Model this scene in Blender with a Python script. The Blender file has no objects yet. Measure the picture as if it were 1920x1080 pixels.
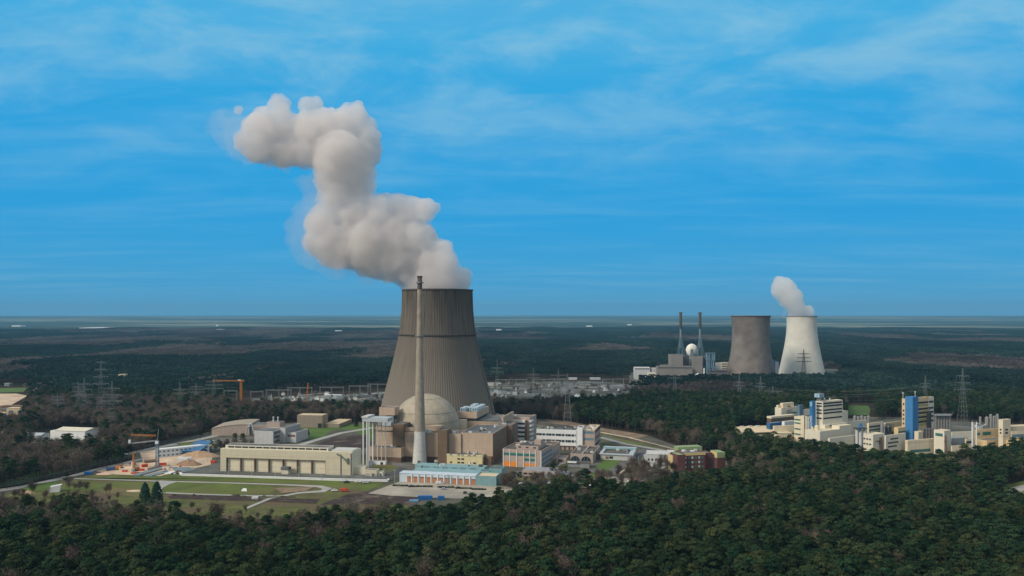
import bpy, bmesh, math, random
import numpy as np
from mathutils import Vector, Matrix, noise as mnoise
R = math.radians
scene = bpy.context.scene
rnd = random.Random(7)
FOC, H0, EYE = 1493.0, 590.0, 124.0      # focal length (px at 1920), horizon row, eye height (m)

# ------------------------------------------------------------------ camera
cam_d = bpy.data.cameras.new("camera"); cam = bpy.data.objects.new("camera", cam_d)
scene.collection.objects.link(cam); scene.camera = cam
cam.location = (0, 0, EYE); cam.rotation_euler = (R(90), 0, 0)
cam_d.sensor_width = 36; cam_d.lens = 36 * FOC / 1920
cam_d.shift_y = (H0 - 540) / 1920
cam_d.clip_start = 1; cam_d.clip_end = 200000

# ------------------------------------------------------------------ world, sun, exposure
SUN_EL, SUN_AZ = 36.0, 238.0             # azimuth clockwise from +Y: light from the left, a little behind the camera
world = bpy.data.worlds.new("World"); scene.world = world; world.use_nodes = True
nt = world.node_tree; nt.nodes.clear()
def N(tree, kind, **kw):
    n = tree.nodes.new(kind)
    for k, v in kw.items(): setattr(n, k, v)
    return n
def math_n(t, op, a, b=None, c=None, clamp=False):
    n = N(t, 'ShaderNodeMath', operation=op); n.use_clamp = clamp
    for i, v in enumerate((a, b, c)):
        if v is None: continue
        if isinstance(v, (int, float)): n.inputs[i].default_value = v
        else: t.links.new(v, n.inputs[i])
    return n.outputs[0]
def mixc(t, f, a, b, bt='MIX'):
    n = N(t, 'ShaderNodeMix', data_type='RGBA', blend_type=bt)
    for i, v in ((0, f), (6, a), (7, b)):
        if isinstance(v, (int, float)): n.inputs[i].default_value = v
        elif isinstance(v, (tuple, list)): n.inputs[i].default_value = (*v[:3], 1)
        else: t.links.new(v, n.inputs[i])
    return n.outputs[2]
def ramp(t, f, stops, interp='LINEAR'):
    n = N(t, 'ShaderNodeValToRGB'); n.color_ramp.interpolation = interp
    e = n.color_ramp.elements
    while len(e) < len(stops): e.new(0.5)
    for el, (p, c) in zip(e, stops):
        el.position = p; el.color = (c, c, c, 1) if isinstance(c, (int, float)) else (*c, 1)
    t.links.new(f, n.inputs[0]); return n.outputs[0]
sky = N(nt, 'ShaderNodeTexSky', sky_type='NISHITA'); sky.sun_disc = False
sky.sun_elevation = R(SUN_EL); sky.sun_rotation = R(SUN_AZ); sky.dust_density = 1.5; sky.altitude = 120
co = N(nt, 'ShaderNodeTexCoord').outputs['Generated']
sep = N(nt, 'ShaderNodeSeparateXYZ'); nt.links.new(co, sep.inputs[0])
zc = math_n(nt, 'MAXIMUM', sep.outputs[2], 0.0)
zz = math_n(nt, 'ADD', zc, 0.06)
cmb = N(nt, 'ShaderNodeCombineXYZ')
nt.links.new(math_n(nt, 'DIVIDE', sep.outputs[0], zz), cmb.inputs[0])
nt.links.new(math_n(nt, 'DIVIDE', sep.outputs[1], zz), cmb.inputs[1])
zz2 = math_n(nt, 'ADD', zc, 0.22); cmb2 = N(nt, 'ShaderNodeCombineXYZ')
nt.links.new(math_n(nt, 'DIVIDE', sep.outputs[0], zz2), cmb2.inputs[0]); nt.links.new(math_n(nt, 'DIVIDE', sep.outputs[1], zz2), cmb2.inputs[1])
def sky_noise(scale, detail, rough, sx, sy, loc=(0, 0, 0), rot=0.0, src=None):
    m = N(nt, 'ShaderNodeMapping'); m.inputs['Scale'].default_value = (sx, sy, 1); m.inputs['Location'].default_value = loc
    m.inputs['Rotation'].default_value = (0, 0, rot)
    nt.links.new((src or cmb).outputs[0], m.inputs[0])
    n = N(nt, 'ShaderNodeTexNoise'); n.inputs['Scale'].default_value = scale
    n.inputs['Detail'].default_value = detail; n.inputs['Roughness'].default_value = rough
    n.inputs['Distortion'].default_value = 0.35
    nt.links.new(m.outputs[0], n.inputs[0]); return n.outputs[0]
blue = ramp(nt, zc, [(0.0, (0.085, 0.43, 0.78)), (0.035, (0.045, 0.38, 0.72)), (0.12, (0.012, 0.350, 0.745)),
                     (0.22, (0.016, 0.362, 0.755)), (0.33, (0.045, 0.42, 0.77)), (0.45, (0.16, 0.48, 0.74))])
n1 = sky_noise(2.6, 10, 0.62, 1.0, 1.5, (3.1, 1.7, 0), 0.15, cmb2)
n2 = sky_noise(0.9, 8, 0.62, 0.55, 1.9, (7.3, 4.2, 0), -0.12)
c1 = ramp(nt, n1, [(0.38, 0.0), (0.70, 1.0)], 'EASE')
c2 = ramp(nt, n2, [(0.40, 0.0), (0.85, 0.8)], 'EASE')
hi = ramp(nt, zc, [(0.12, 0.0), (0.22, 0.55), (0.30, 1.0)])
lo = ramp(nt, zc, [(0.0, 0.45), (0.05, 0.75), (0.08, 0.35), (0.15, 0.6), (0.24, 0.4)])
cl = math_n(nt, 'ADD', math_n(nt, 'MULTIPLY', c1, hi), math_n(nt, 'MULTIPLY', c2, lo), clamp=True)
skyc = mixc(nt, math_n(nt, 'MULTIPLY', cl, 0.70), blue, (0.27, 0.56, 0.76))
# unseen grey overcast, added overhead and behind the camera to neutralise blue ambient light
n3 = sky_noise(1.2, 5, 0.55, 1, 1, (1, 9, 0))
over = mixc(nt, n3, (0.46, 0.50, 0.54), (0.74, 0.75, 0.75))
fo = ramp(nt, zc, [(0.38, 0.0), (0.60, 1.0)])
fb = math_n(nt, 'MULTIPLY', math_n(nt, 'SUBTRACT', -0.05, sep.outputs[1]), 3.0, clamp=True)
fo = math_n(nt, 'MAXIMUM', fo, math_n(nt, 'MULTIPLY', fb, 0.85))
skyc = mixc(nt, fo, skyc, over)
x10 = N(nt, 'ShaderNodeVectorMath', operation='SCALE'); x10.inputs['Scale'].default_value = 10.0
nt.links.new(skyc, x10.inputs[0])
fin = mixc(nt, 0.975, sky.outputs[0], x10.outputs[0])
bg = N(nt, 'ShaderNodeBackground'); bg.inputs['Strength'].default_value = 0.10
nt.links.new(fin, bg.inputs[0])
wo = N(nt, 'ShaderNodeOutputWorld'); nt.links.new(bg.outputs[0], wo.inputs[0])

sl = bpy.data.lights.new("sun", 'SUN'); sl.energy = 3.0; sl.angle = R(18); sl.color = (1.0, 0.89, 0.75)
sun = bpy.data.objects.new("sun", sl); scene.collection.objects.link(sun)
sd = Vector((math.sin(R(SUN_AZ)) * math.cos(R(SUN_EL)), math.cos(R(SUN_AZ)) * math.cos(R(SUN_EL)), math.sin(R(SUN_EL))))
sun.rotation_euler = sd.to_track_quat('Z', 'Y').to_euler(); sun.location = (-400, -100, 600)

vs = scene.view_settings; vs.view_transform = 'Standard'; vs.look = 'None'; vs.exposure = 0.0; vs.gamma = 1; vs.use_curve_mapping = False
cy = scene.cycles
cy.use_denoising = True
try: cy.denoiser = 'OPENIMAGEDENOISE'; cy.denoising_prefilter = 'ACCURATE'
except Exception: pass
cy.max_bounces = 16; cy.diffuse_bounces = 3; cy.glossy_bounces = 2; cy.transmission_bounces = 2
cy.transparent_max_bounces = 8; cy.volume_bounces = 12; cy.sample_clamp_indirect = 6
cy.use_adaptive_sampling = True; cy.adaptive_threshold = 0.012

# ------------------------------------------------------------------ helpers
COL = scene.collection
def GX(px, Y): return (px - 960.0) * Y / FOC
def GY(py): return FOC * EYE / (py - H0)
def G(px, py, z=0.0):
    Y = FOC * (EYE - z) / (py - H0); return (GX(px, Y), Y)
def ZP(py, Y): return EYE - (py - H0) * Y / FOC
def tag(o, label=None, cat=None, group=None, kind=None):
    if label: o['label'] = label
    if cat: o['category'] = cat
    if group: o['group'] = group
    if kind: o['kind'] = kind
    return o
def empty(name, loc, rz=0.0):
    o = bpy.data.objects.new(name, None); COL.objects.link(o)
    o.location = loc; o.rotation_euler = (0, 0, rz); o.empty_display_size = 1; return o

class MB:
    def __init__(s): s.v = []; s.f = []; s.m = []; s.sm = []
    def add(s, vs, fs, mi=0, smooth=False):
        n = len(s.v); s.v += [tuple(v) for v in vs]
        for f in fs: s.f.append(tuple(i + n for i in f)); s.m.append(mi); s.sm.append(smooth)
        return s
    def box(s, x0, x1, y0, y1, z0, z1, mi=0):
        vs = [(x0,y0,z0),(x1,y0,z0),(x1,y1,z0),(x0,y1,z0),(x0,y0,z1),(x1,y0,z1),(x1,y1,z1),(x0,y1,z1)]
        return s.add(vs, [(0,3,2,1),(4,5,6,7),(0,1,5,4),(1,2,6,5),(2,3,7,6),(3,0,4,7)], mi)
    def prism(s, poly, z0, z1, mi=0):
        n = len(poly); a = sum(poly[i][0]*poly[(i+1)%n][1]-poly[(i+1)%n][0]*poly[i][1] for i in range(n))
        if a < 0: poly = poly[::-1]
        vs = [(x,y,z0) for x,y in poly] + [(x,y,z1) for x,y in poly]
        fs = [tuple(range(n))[::-1], tuple(range(n,2*n))] + [(i,(i+1)%n,(i+1)%n+n,i+n) for i in range(n)]
        return s.add(vs, fs, mi)
    def bar(s, p, q, r=0.1, n=4, r2=None, mi=0, smooth=False):
        p = Vector(p); q = Vector(q); d = q - p
        if d.length < 1e-6: return s
        u = d.orthogonal().normalized(); w = d.cross(u).normalized(); r2 = r if r2 is None else r2
        vs = []
        for c, rr in ((p, r), (q, r2)):
            for i in range(n):
                t = 2*math.pi*(i+0.5)/n; vs.append(c + u*math.cos(t)*rr + w*math.sin(t)*rr)
        fs = [(i,(i+1)%n,(i+1)%n+n,i+n) for i in range(n)] + [tuple(range(n))[::-1], tuple(range(n,2*n))]
        return s.add(vs, fs, mi, smooth)
    def tube(s, pts, r, n=5, mi=0):
        for a, b in zip(pts, pts[1:]): s.bar(a, b, r, n, mi=mi)
        return s
    def lathe(s, prof, seg=48, cx=0, cy=0, mi=0, smooth=True, cap=False, rib=None):
        vs = []
        for k, (r, z) in enumerate(prof):
            for i in range(seg):
                t = 2*math.pi*i/seg; rr = r + (rib(i, k) if rib else 0)
                vs.append((cx+rr*math.cos(t), cy+rr*math.sin(t), z))
        fs = []
        for k in range(len(prof)-1):
            for i in range(seg):
                j = (i+1) % seg; fs.append((k*seg+i, k*seg+j, (k+1)*seg+j, (k+1)*seg+i))
        s.add(vs, fs, mi, smooth)
        if cap:
            n = len(s.v) - len(vs)
            s.f.append(tuple(n+(len(prof)-1)*seg+i for i in range(seg))); s.m.append(mi); s.sm.append(False)
        return s
    def build(s, name, mats, parent=None, label=None):
        me = bpy.data.meshes.new(name); me.from_pydata(s.v, [], s.f)
        if not isinstance(mats, (list, tuple)): mats = [mats]
        for m in mats: me.materials.append(m)
        me.polygons.foreach_set('material_index', s.m); me.polygons.foreach_set('use_smooth', s.sm)
        me.validate(); me.update()
        o = bpy.data.objects.new(name, me); COL.objects.link(o)
        if parent: o.parent = parent
        if label: o['label'] = label
        return o

# ------------------------------------------------------------------ materials (all procedural)
MATS = {}
def mat(name, col, rough=0.85, var=0.25, scale=0.35, streak=0.0, col2=None, metal=0.0, f2=0.5, detail=5, spec=0.3, bump=0.0, panel=None):
    """base colour varied by weathering noise; streak = vertical rain stains; panel = (dx, dz) faint joint lines"""
    if name in MATS: return MATS[name]
    m = bpy.data.materials.new(name); m.use_nodes = True; t = m.node_tree; t.nodes.clear()
    out = N(t, 'ShaderNodeOutputMaterial'); p = N(t, 'ShaderNodeBsdfPrincipled')
    t.links.new(p.outputs[0], out.inputs[0])
    p.inputs['Roughness'].default_value = rough; p.inputs['Metallic'].default_value = metal
    p.inputs['Specular IOR Level'].default_value = spec
    tc = N(t, 'ShaderNodeTexCoord').outputs['Object']
    n = N(t, 'ShaderNodeTexNoise'); n.inputs['Scale'].default_value = scale; n.inputs['Detail'].default_value = detail
    t.links.new(tc, n.inputs[0])
    f = ramp(t, n.outputs[0], [(0.3, 0.0), (0.7, 1.0)])
    lo_ = tuple(c*(1-var) for c in col); hi_ = tuple(min(1, c*(1+var*0.6)) for c in col)
    c = mixc(t, f, lo_, hi_)
    if col2:
        n2_ = N(t, 'ShaderNodeTexNoise'); n2_.inputs['Scale'].default_value = scale*0.31; n2_.inputs['Detail'].default_value = 6
        n2_.inputs['Roughness'].default_value = 0.6
        t.links.new(tc, n2_.inputs[0]); g = ramp(t, n2_.outputs[0], [(f2-0.08, 0.0), (f2+0.08, 1.0)])
        c = mixc(t, g, c, col2)
    if streak:
        mp = N(t, 'ShaderNodeMapping'); mp.inputs['Scale'].default_value = (0.9, 0.9, 0.045)
        t.links.new(tc, mp.inputs[0]); n3_ = N(t, 'ShaderNodeTexNoise'); n3_.inputs['Scale'].default_value = 1.0
        n3_.inputs['Detail'].default_value = 4; t.links.new(mp.outputs[0], n3_.inputs[0])
        g = ramp(t, n3_.outputs[0], [(0.42, 0.0), (0.72, 1.0)])
        c = mixc(t, math_n(t, 'MULTIPLY', g, streak), c, tuple(x*0.35 for x in col))
    if panel:
        sp = N(t, 'ShaderNodeSeparateXYZ'); t.links.new(tc, sp.inputs[0])
        for ax, d in ((0, panel[0]), (1, panel[0]), (2, panel[1])):
            fr = math_n(t, 'FRACT', math_n(t, 'DIVIDE', math_n(t, 'ADD', sp.outputs[ax], 500.13), d))
            ln = math_n(t, 'LESS_THAN', fr, 0.035)
            c = mixc(t, math_n(t, 'MULTIPLY', ln, 0.28), c, tuple(x*0.3 for x in col))
    t.links.new(c, p.inputs['Base Color'])
    if bump:
        b = N(t, 'ShaderNodeBump'); b.inputs['Strength'].default_value = bump; b.inputs['Distance'].default_value = 0.3
        t.links.new(n.outputs[0], b.inputs['Height']); t.links.new(b.outputs[0], p.inputs['Normal'])
    MATS[name] = m; return m
def leafmat(name, ca, cb, cc, trans=0.15, sc=0.6, stands=0.0):
    m = bpy.data.materials.new(name); m.use_nodes = True; t = m.node_tree; t.nodes.clear()
    out = N(t, 'ShaderNodeOutputMaterial'); d = N(t, 'ShaderNodeBsdfDiffuse'); tr = N(t, 'ShaderNodeBsdfTranslucent')
    mx = N(t, 'ShaderNodeMixShader'); mx.inputs[0].default_value = trans
    tc = N(t, 'ShaderNodeTexCoord').outputs['Object']; oi = N(t, 'ShaderNodeObjectInfo').outputs['Random']
    n = N(t, 'ShaderNodeTexNoise'); n.inputs['Scale'].default_value = sc; n.inputs['Detail'].default_value = 3
    t.links.new(tc, n.inputs[0]); f = ramp(t, n.outputs[0], [(0.35, 0.0), (0.68, 1.0)])
    c = mixc(t, f, ca, cb); c = mixc(t, math_n(t, 'MULTIPLY', math_n(t, 'POWER', oi, 1.6), 0.85), c, cc)
    h = math_n(t, 'FRACT', math_n(t, 'MULTIPLY', oi, 17.3))
    v = math_n(t, 'ADD', 0.62, math_n(t, 'MULTIPLY', h, 0.76))
    if stands:      # whole stands of trees differ in tone
        wn = N(t, 'ShaderNodeTexNoise'); wn.inputs['Scale'].default_value = 1.0; wn.inputs['Detail'].default_value = 3
        mp = N(t, 'ShaderNodeMapping'); mp.inputs['Scale'].default_value = (.0035, .0012, .0); t.links.new(N(t, 'ShaderNodeNewGeometry').outputs['Position'], mp.inputs[0]); t.links.new(mp.outputs[0], wn.inputs[0])
        v = math_n(t, 'MULTIPLY', v, math_n(t, 'ADD', 1-stands, math_n(t, 'MULTIPLY', ramp(t, wn.outputs[0], [(.36, 0.), (.62, 1.)]), 2*stands)))
    s_ = N(t, 'ShaderNodeVectorMath', operation='SCALE'); t.links.new(c, s_.inputs[0]); t.links.new(v, s_.inputs['Scale'])
    t.links.new(s_.outputs[0], d.inputs[0]); t.links.new(s_.outputs[0], tr.inputs[0])
    t.links.new(d.outputs[0], mx.inputs[1]); t.links.new(tr.outputs[0], mx.inputs[2]); t.links.new(mx.outputs[0], out.inputs[0])
    MATS[name] = m; return m
M = dict(
 glass = mat('dark_glass', (0.03,0.04,0.05), 0.25, 0.4, 0.6, spec=0.5),
 tealglass = mat('teal_glass', (0.05,0.17,0.15), 0.3, 0.35, 0.5, spec=0.5),
 concrete = mat('tower_concrete', (0.235,0.205,0.17), 0.95, 0.22, 0.12, streak=0.25),
 concrete2 = mat('dark_tower_concrete', (0.185,0.163,0.145), 0.95, 0.3, 0.05, col2=(0.115,0.105,0.10), f2=0.56),
 white_con = mat('pale_tower_concrete', (0.62,0.60,0.52), 0.9, 0.10, 0.06, streak=0.10),
 pale_con = mat('pale_concrete', (0.56,0.56,0.52), 0.9, 0.14, 0.5, streak=0.18),
 stack_con = mat('stack_concrete', (0.33,0.285,0.225), 0.92, 0.2, 0.25, streak=0.2),
 dark_con = mat('soot_concrete', (0.10,0.085,0.075), 0.95, 0.3, 0.5),
 beige = mat('beige_panel', (0.48,0.365,0.27), 0.85, 0.10, 0.15, streak=0.10, panel=(6.0,4.2)),
 brownp = mat('brown_panel', (0.20,0.135,0.088), 0.85, 0.15, 0.15, streak=0.1, panel=(5.0,5.0)),
 dome = mat('dome_concrete', (0.40,0.345,0.26), 0.8, 0.16, 0.2, streak=0.15, col2=(0.30,0.28,0.215), f2=0.58),
 roofg = mat('grey_roof', (0.13,0.14,0.145), 0.95, 0.35, 0.12, col2=(0.20,0.19,0.175), f2=0.55),
 roofd = mat('dark_roof', (0.085,0.08,0.075), 0.95, 0.35, 0.15, col2=(0.14,0.12,0.10), f2=0.56),
 cream = mat('cream_panel', (0.72,0.65,0.475), 0.85, 0.07, 0.2, streak=0.08, panel=(5.0,9.0)),
 creamt = mat('cream_trim', (0.66,0.61,0.48), 0.85, 0.08, 0.3),
 rust = mat('rust_pier', (0.17,0.11,0.075), 0.9, 0.3, 0.4),
 yellow = mat('yellow_render', (0.66,0.58,0.33), 0.85, 0.08, 0.3, streak=0.1),
 white = mat('white_paint', (0.74,0.75,0.74), 0.7, 0.07, 0.3, streak=0.06),
 greyw = mat('grey_white_panel', (0.50,0.50,0.49), 0.8, 0.10, 0.3, streak=0.12, panel=(3.0,40.0)),
 lgrey = mat('light_grey_metal', (0.42,0.46,0.48), 0.6, 0.15, 0.6),
 grey = mat('grey_metal', (0.22,0.24,0.25), 0.6, 0.2, 0.6),
 dgrey = mat('dark_metal', (0.06,0.065,0.07), 0.6, 0.3, 0.6),
 bluegrey = mat('blue_grey_cladding', (0.13,0.22,0.28), 0.7, 0.2, 0.2, streak=0.15),
 chiller = mat('cooling_unit_paint', (0.44,0.54,0.60), 0.6, 0.15, 0.8),
 teal = mat('teal_cladding', (0.19,0.33,0.35), 0.7, 0.14, 0.3, streak=0.12, col2=(0.14,0.34,0.34), f2=0.6),
 tealr = mat('teal_roof', (0.23,0.37,0.39), 0.7, 0.14, 0.2, panel=(3.0,30)),
 palebl = mat('pale_blue_render', (0.52,0.60,0.66), 0.8, 0.08, 0.3, streak=0.06),
 orange = mat('orange_door', (0.42,0.19,0.09), 0.7, 0.15, 0.6),
 orange2 = mat('bright_orange_panel', (0.75,0.24,0.025), 0.6, 0.08, 0.4),
 pinkb = mat('pink_beige_render', (0.42,0.33,0.275), 0.85, 0.10, 0.3, streak=0.10),
 greenb = mat('green_fascia', (0.26,0.34,0.17), 0.8, 0.12, 0.4),
 brick = mat('dark_red_brick', (0.135,0.06,0.055), 0.9, 0.25, 0.5),
 yb = mat('yellow_fascia', (0.60,0.48,0.22), 0.8, 0.08, 0.4),
 fcream = mat('factory_cream', (0.71,0.62,0.45), 0.8, 0.07, 0.15, streak=0.12, panel=(4.5,30)),
 fcream2 = mat('factory_pale', (0.68,0.63,0.50), 0.8, 0.07, 0.15, streak=0.12),
 fyel = mat('factory_yellow', (0.68,0.51,0.28), 0.8, 0.08, 0.2, streak=0.10),
 fband = mat('factory_olive_band', (0.38,0.33,0.15), 0.8, 0.12, 0.2),
 fblue = mat('factory_blue', (0.055,0.20,0.42), 0.6, 0.08, 0.15, panel=(3.6,4.0)),
 silo = mat('silo_metal', (0.27,0.27,0.26), 0.55, 0.2, 0.5, streak=0.25),
 silow = mat('pale_silo', (0.55,0.56,0.56), 0.6, 0.1, 0.5, streak=0.15),
 sandroof = mat('sand_roof', (0.62,0.50,0.33), 0.9, 0.10, 0.1),
 blueroof = mat('blue_sheet_roof', (0.05,0.15,0.30), 0.6, 0.12, 0.2, panel=(4.0,40)),
 redm = mat('red_paint', (0.60,0.085,0.035), 0.6, 0.15, 0.5),
 craney = mat('crane_orange', (0.55,0.20,0.04), 0.6, 0.15, 0.5),
 sandpile = mat('sand', (0.40,0.27,0.17), 0.98, 0.25, 0.4, bump=0.6),
 sandpale = mat('pale_sand', (0.62,0.47,0.33), 0.98, 0.22, 0.1, col2=(0.42,0.33,0.25), f2=0.56),
 bark = mat('bark', (0.10,0.065,0.045), 0.95, 0.3, 2.0),
 blackc = mat('black_paint', (0.02,0.02,0.022), 0.3, 0.1, 1.0, spec=0.5),
 bluec = mat('blue_container_paint', (0.03,0.16,0.42), 0.5, 0.15, 1.0),
 tyre = mat('rubber', (0.02,0.02,0.02), 0.9, 0.1, 1.0),
 pylon = mat('galvanised_steel', (0.19,0.21,0.21), 0.7, 0.15, 0.3),
)
pine_m = leafmat('pine_needles', (0.010,0.032,0.020), (0.036,0.068,0.025), (0.062,0.070,0.028))
pine_far = leafmat('pine_canopy', (0.012,0.030,0.027), (0.022,0.044,0.035), (0.035,0.05,0.036), 0.1, 0.3, .35)
spruce_m = leafmat('spruce_needles', (0.012,0.036,0.026), (0.026,0.055,0.034), (0.03,0.06,0.035), 0.1)
twig_m = leafmat('bare_twigs', (0.105,0.078,0.066), (0.15,0.115,0.095), (0.135,0.125,0.085), 0.0)
twig_far = leafmat('bare_canopy', (0.090,0.074,0.070), (0.14,0.112,0.10), (0.07,0.075,0.06), 0.0, 0.3, .42)

class Thing:
    """a building or other thing with a base corner at pixel column px, distance Y; local +a to the right along
    the front, +b away, front turned by theta"""
    def __init__(s, name, label, cat, px, Y, th=12.0, group=None, X=None):
        s.X = GX(px, Y) if X is None else X; s.Y = Y; s.t = R(th); s.c = math.cos(s.t); s.s = math.sin(s.t)
        s.root = tag(empty(name, (s.X, s.Y, 0), -s.t), label, cat, group)
    def a(s, px, b=0.0):
        k = (px-960.0)/FOC; return (k*(s.Y+b*s.c)-s.X-b*s.s)/(s.c+k*s.s)
    def b(s, px, a=0.0):
        k = (px-960.0)/FOC; return (k*(s.Y-a*s.s)-s.X-a*s.c)/(s.s-k*s.c)
    def z(s, py, a=0.0, b=0.0): return ZP(py, s.Y-a*s.s+b*s.c)
    def part(s, name, mb, m, label=None, parent=None): return mb.build(name, m, parent or s.root, label)
    def box(s, name, m, a0, a1, b0, b1, z0, z1, label=None, parent=None):
        return s.part(name, MB().box(min(a0,a1), max(a0,a1), min(b0,b1), max(b0,b1), z0, z1), m, label, parent)
    def block(s, a0, a1, b0, b1, z0, z1, wall, roof=None, name='wall', par=0.7, label=None, rl=None, pw=0.5):
        """a walled block with parapet and sunken roof"""
        mb = MB().box(a0,a1,b0,b1,z0,z1-par); zp = z1-par+0.003
        mb.box(a0,a1,b0,b0+pw,zp,z1).box(a0,a1,b1-pw,b1,zp,z1).box(a0,a0+pw,b0+pw,b1-pw,zp,z1).box(a1-pw,a1,b0+pw,b1-pw,zp,z1)
        w = s.part(name, mb, wall, label)
        s.part('roof', MB().box(a0+pw+.01,a1-pw-.01,b0+pw+.01,b1-pw-.01,z1-par+.002,z1-par+0.14), roof or M['roofg'], rl)
        return w
    def pane(s, face, p0, p1, z0, z1, at, m=None, name='window', t=0.12, parent=None, label=None):
        m = m or M['glass']
        if face == 'F': mb = MB().box(p0,p1,at-t,at+0.05,z0,z1)
        elif face == 'R': mb = MB().box(at-0.05,at+t,p0,p1,z0,z1)
        else: mb = MB().box(at-t,at+0.05,p0,p1,z0,z1)
        return s.part(name, mb, m, label, parent)
    def bands(s, face, p0, p1, zs, at, m=None, n=1, gap=0.6, name='window', t=0.12):
        w = (p1-p0-gap*(n-1))/n
        for z0, z1 in zs:
            for i in range(n): s.pane(face, p0+i*(w+gap), p0+i*(w+gap)+w, z0, z1, at, m, name, t)
# ------------------------------------------------------------------ ground, roads, lawns
def land_mat():
    m = bpy.data.materials.new('land'); m.use_nodes = True; t = m.node_tree; t.nodes.clear()
    out = N(t, 'ShaderNodeOutputMaterial'); p = N(t, 'ShaderNodeBsdfDiffuse'); t.links.new(p.outputs[0], out.inputs[0])
    tc = N(t, 'ShaderNodeTexCoord').outputs['Object']
    def nz(s, d, loc=(0,0,0), sx=1, sy=1):
        mp = N(t, 'ShaderNodeMapping'); mp.inputs['Location'].default_value = loc; mp.inputs['Scale'].default_value = (sx, sy, 1)
        t.links.new(tc, mp.inputs[0]); n = N(t, 'ShaderNodeTexNoise'); n.inputs['Scale'].default_value = s
        n.inputs['Detail'].default_value = d; n.inputs['Roughness'].default_value = 0.6; t.links.new(mp.outputs[0], n.inputs[0]); return n.outputs[0]
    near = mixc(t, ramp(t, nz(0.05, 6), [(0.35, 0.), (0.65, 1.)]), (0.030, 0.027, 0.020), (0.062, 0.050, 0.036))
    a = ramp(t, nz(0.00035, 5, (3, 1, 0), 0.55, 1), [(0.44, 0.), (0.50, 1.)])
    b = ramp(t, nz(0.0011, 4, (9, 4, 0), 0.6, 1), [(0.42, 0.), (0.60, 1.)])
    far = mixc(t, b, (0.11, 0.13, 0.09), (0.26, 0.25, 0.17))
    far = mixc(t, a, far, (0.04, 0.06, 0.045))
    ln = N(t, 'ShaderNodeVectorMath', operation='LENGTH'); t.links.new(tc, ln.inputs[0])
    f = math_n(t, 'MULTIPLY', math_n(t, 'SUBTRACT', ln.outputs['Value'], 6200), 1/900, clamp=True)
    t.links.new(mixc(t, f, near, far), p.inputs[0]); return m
def ground():
    rs = [0, 150, 400, 800, 1200, 1700, 2300] + list(np.geomspace(2900, 26500, 56)); na = 144
    vs = []; fs = []
    for r in rs:
        for i in range(na):
            t = 2*math.pi*i/na; x = r*math.sin(t); y = r*math.cos(t); z = 0.0
            if r > 2500:
                q = mnoise.noise(Vector((x/2600, y/900, 0.3)))*14 + mnoise.noise(Vector((x/900, y/500, 2.3)))*5
                z = q*min(1, (r-2500)/1500)*(1 if r < 12000 else max(0, 1-(r-12000)/9000))
            if r > 9500: z += 89*((r-9500)/16500)**1.3        # the plain rises gently towards the far horizon
            vs.append((x, y, z))
    for k in range(len(rs)-1):
        for i in range(na):
            j = (i+1) % na; a, b, c, d = k*na+i, k*na+j, (k+1)*na+j, (k+1)*na+i
            fs.append((a, d, c, b) if k else (a, d, c))
    mb = MB(); mb.add(vs, fs, 0, True); o = mb.build('ground', land_mat()); tag(o, kind='structure', label='dark wooded plain reaching to the horizon')
ground()
def gz(x, y):
    r = math.hypot(x, y)
    if r <= 2500: return 0.0
    return (mnoise.noise(Vector((x/2600, y/900, 0.3)))*14 + mnoise.noise(Vector((x/900, y/500, 2.3)))*5)*min(1, (r-2500)/1500)

grass = mat('grass', (0.105,0.135,0.026), 1.0, 0.3, 0.05, col2=(0.15,0.125,0.05), f2=0.57, detail=9)
rough_grass = mat('rough_grass', (0.105,0.115,0.03), 1.0, 0.4, 0.12, col2=(0.12,0.085,0.05), f2=0.54, detail=8)
meadow = mat('meadow', (0.085,0.145,0.028), 1.0, 0.2, 0.05)
tarmac = mat('asphalt', (0.10,0.10,0.105), 0.95, 0.25, 0.1, col2=(0.14,0.13,0.125), f2=0.57)
pale_road = mat('pale_road', (0.36,0.355,0.33), 0.95, 0.12, 0.1)
conc_yard = mat('concrete_yard', (0.38,0.34,0.275), 0.95, 0.2, 0.08, col2=(0.26,0.235,0.20), f2=0.56)
soil = mat('dark_soil', (0.052,0.034,0.030), 1.0, 0.4, 0.2, col2=(0.16,0.12,0.09), f2=0.6)
gravel = mat('pale_gravel', (0.19,0.20,0.19), 1.0, 0.5, 0.05, col2=(0.06,0.062,0.045), f2=0.47)
yard_m = mat('yard_ground', (0.085,0.085,0.062), 1.0, 0.35, 0.05, col2=(0.15,0.145,0.13), f2=0.55)

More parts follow.
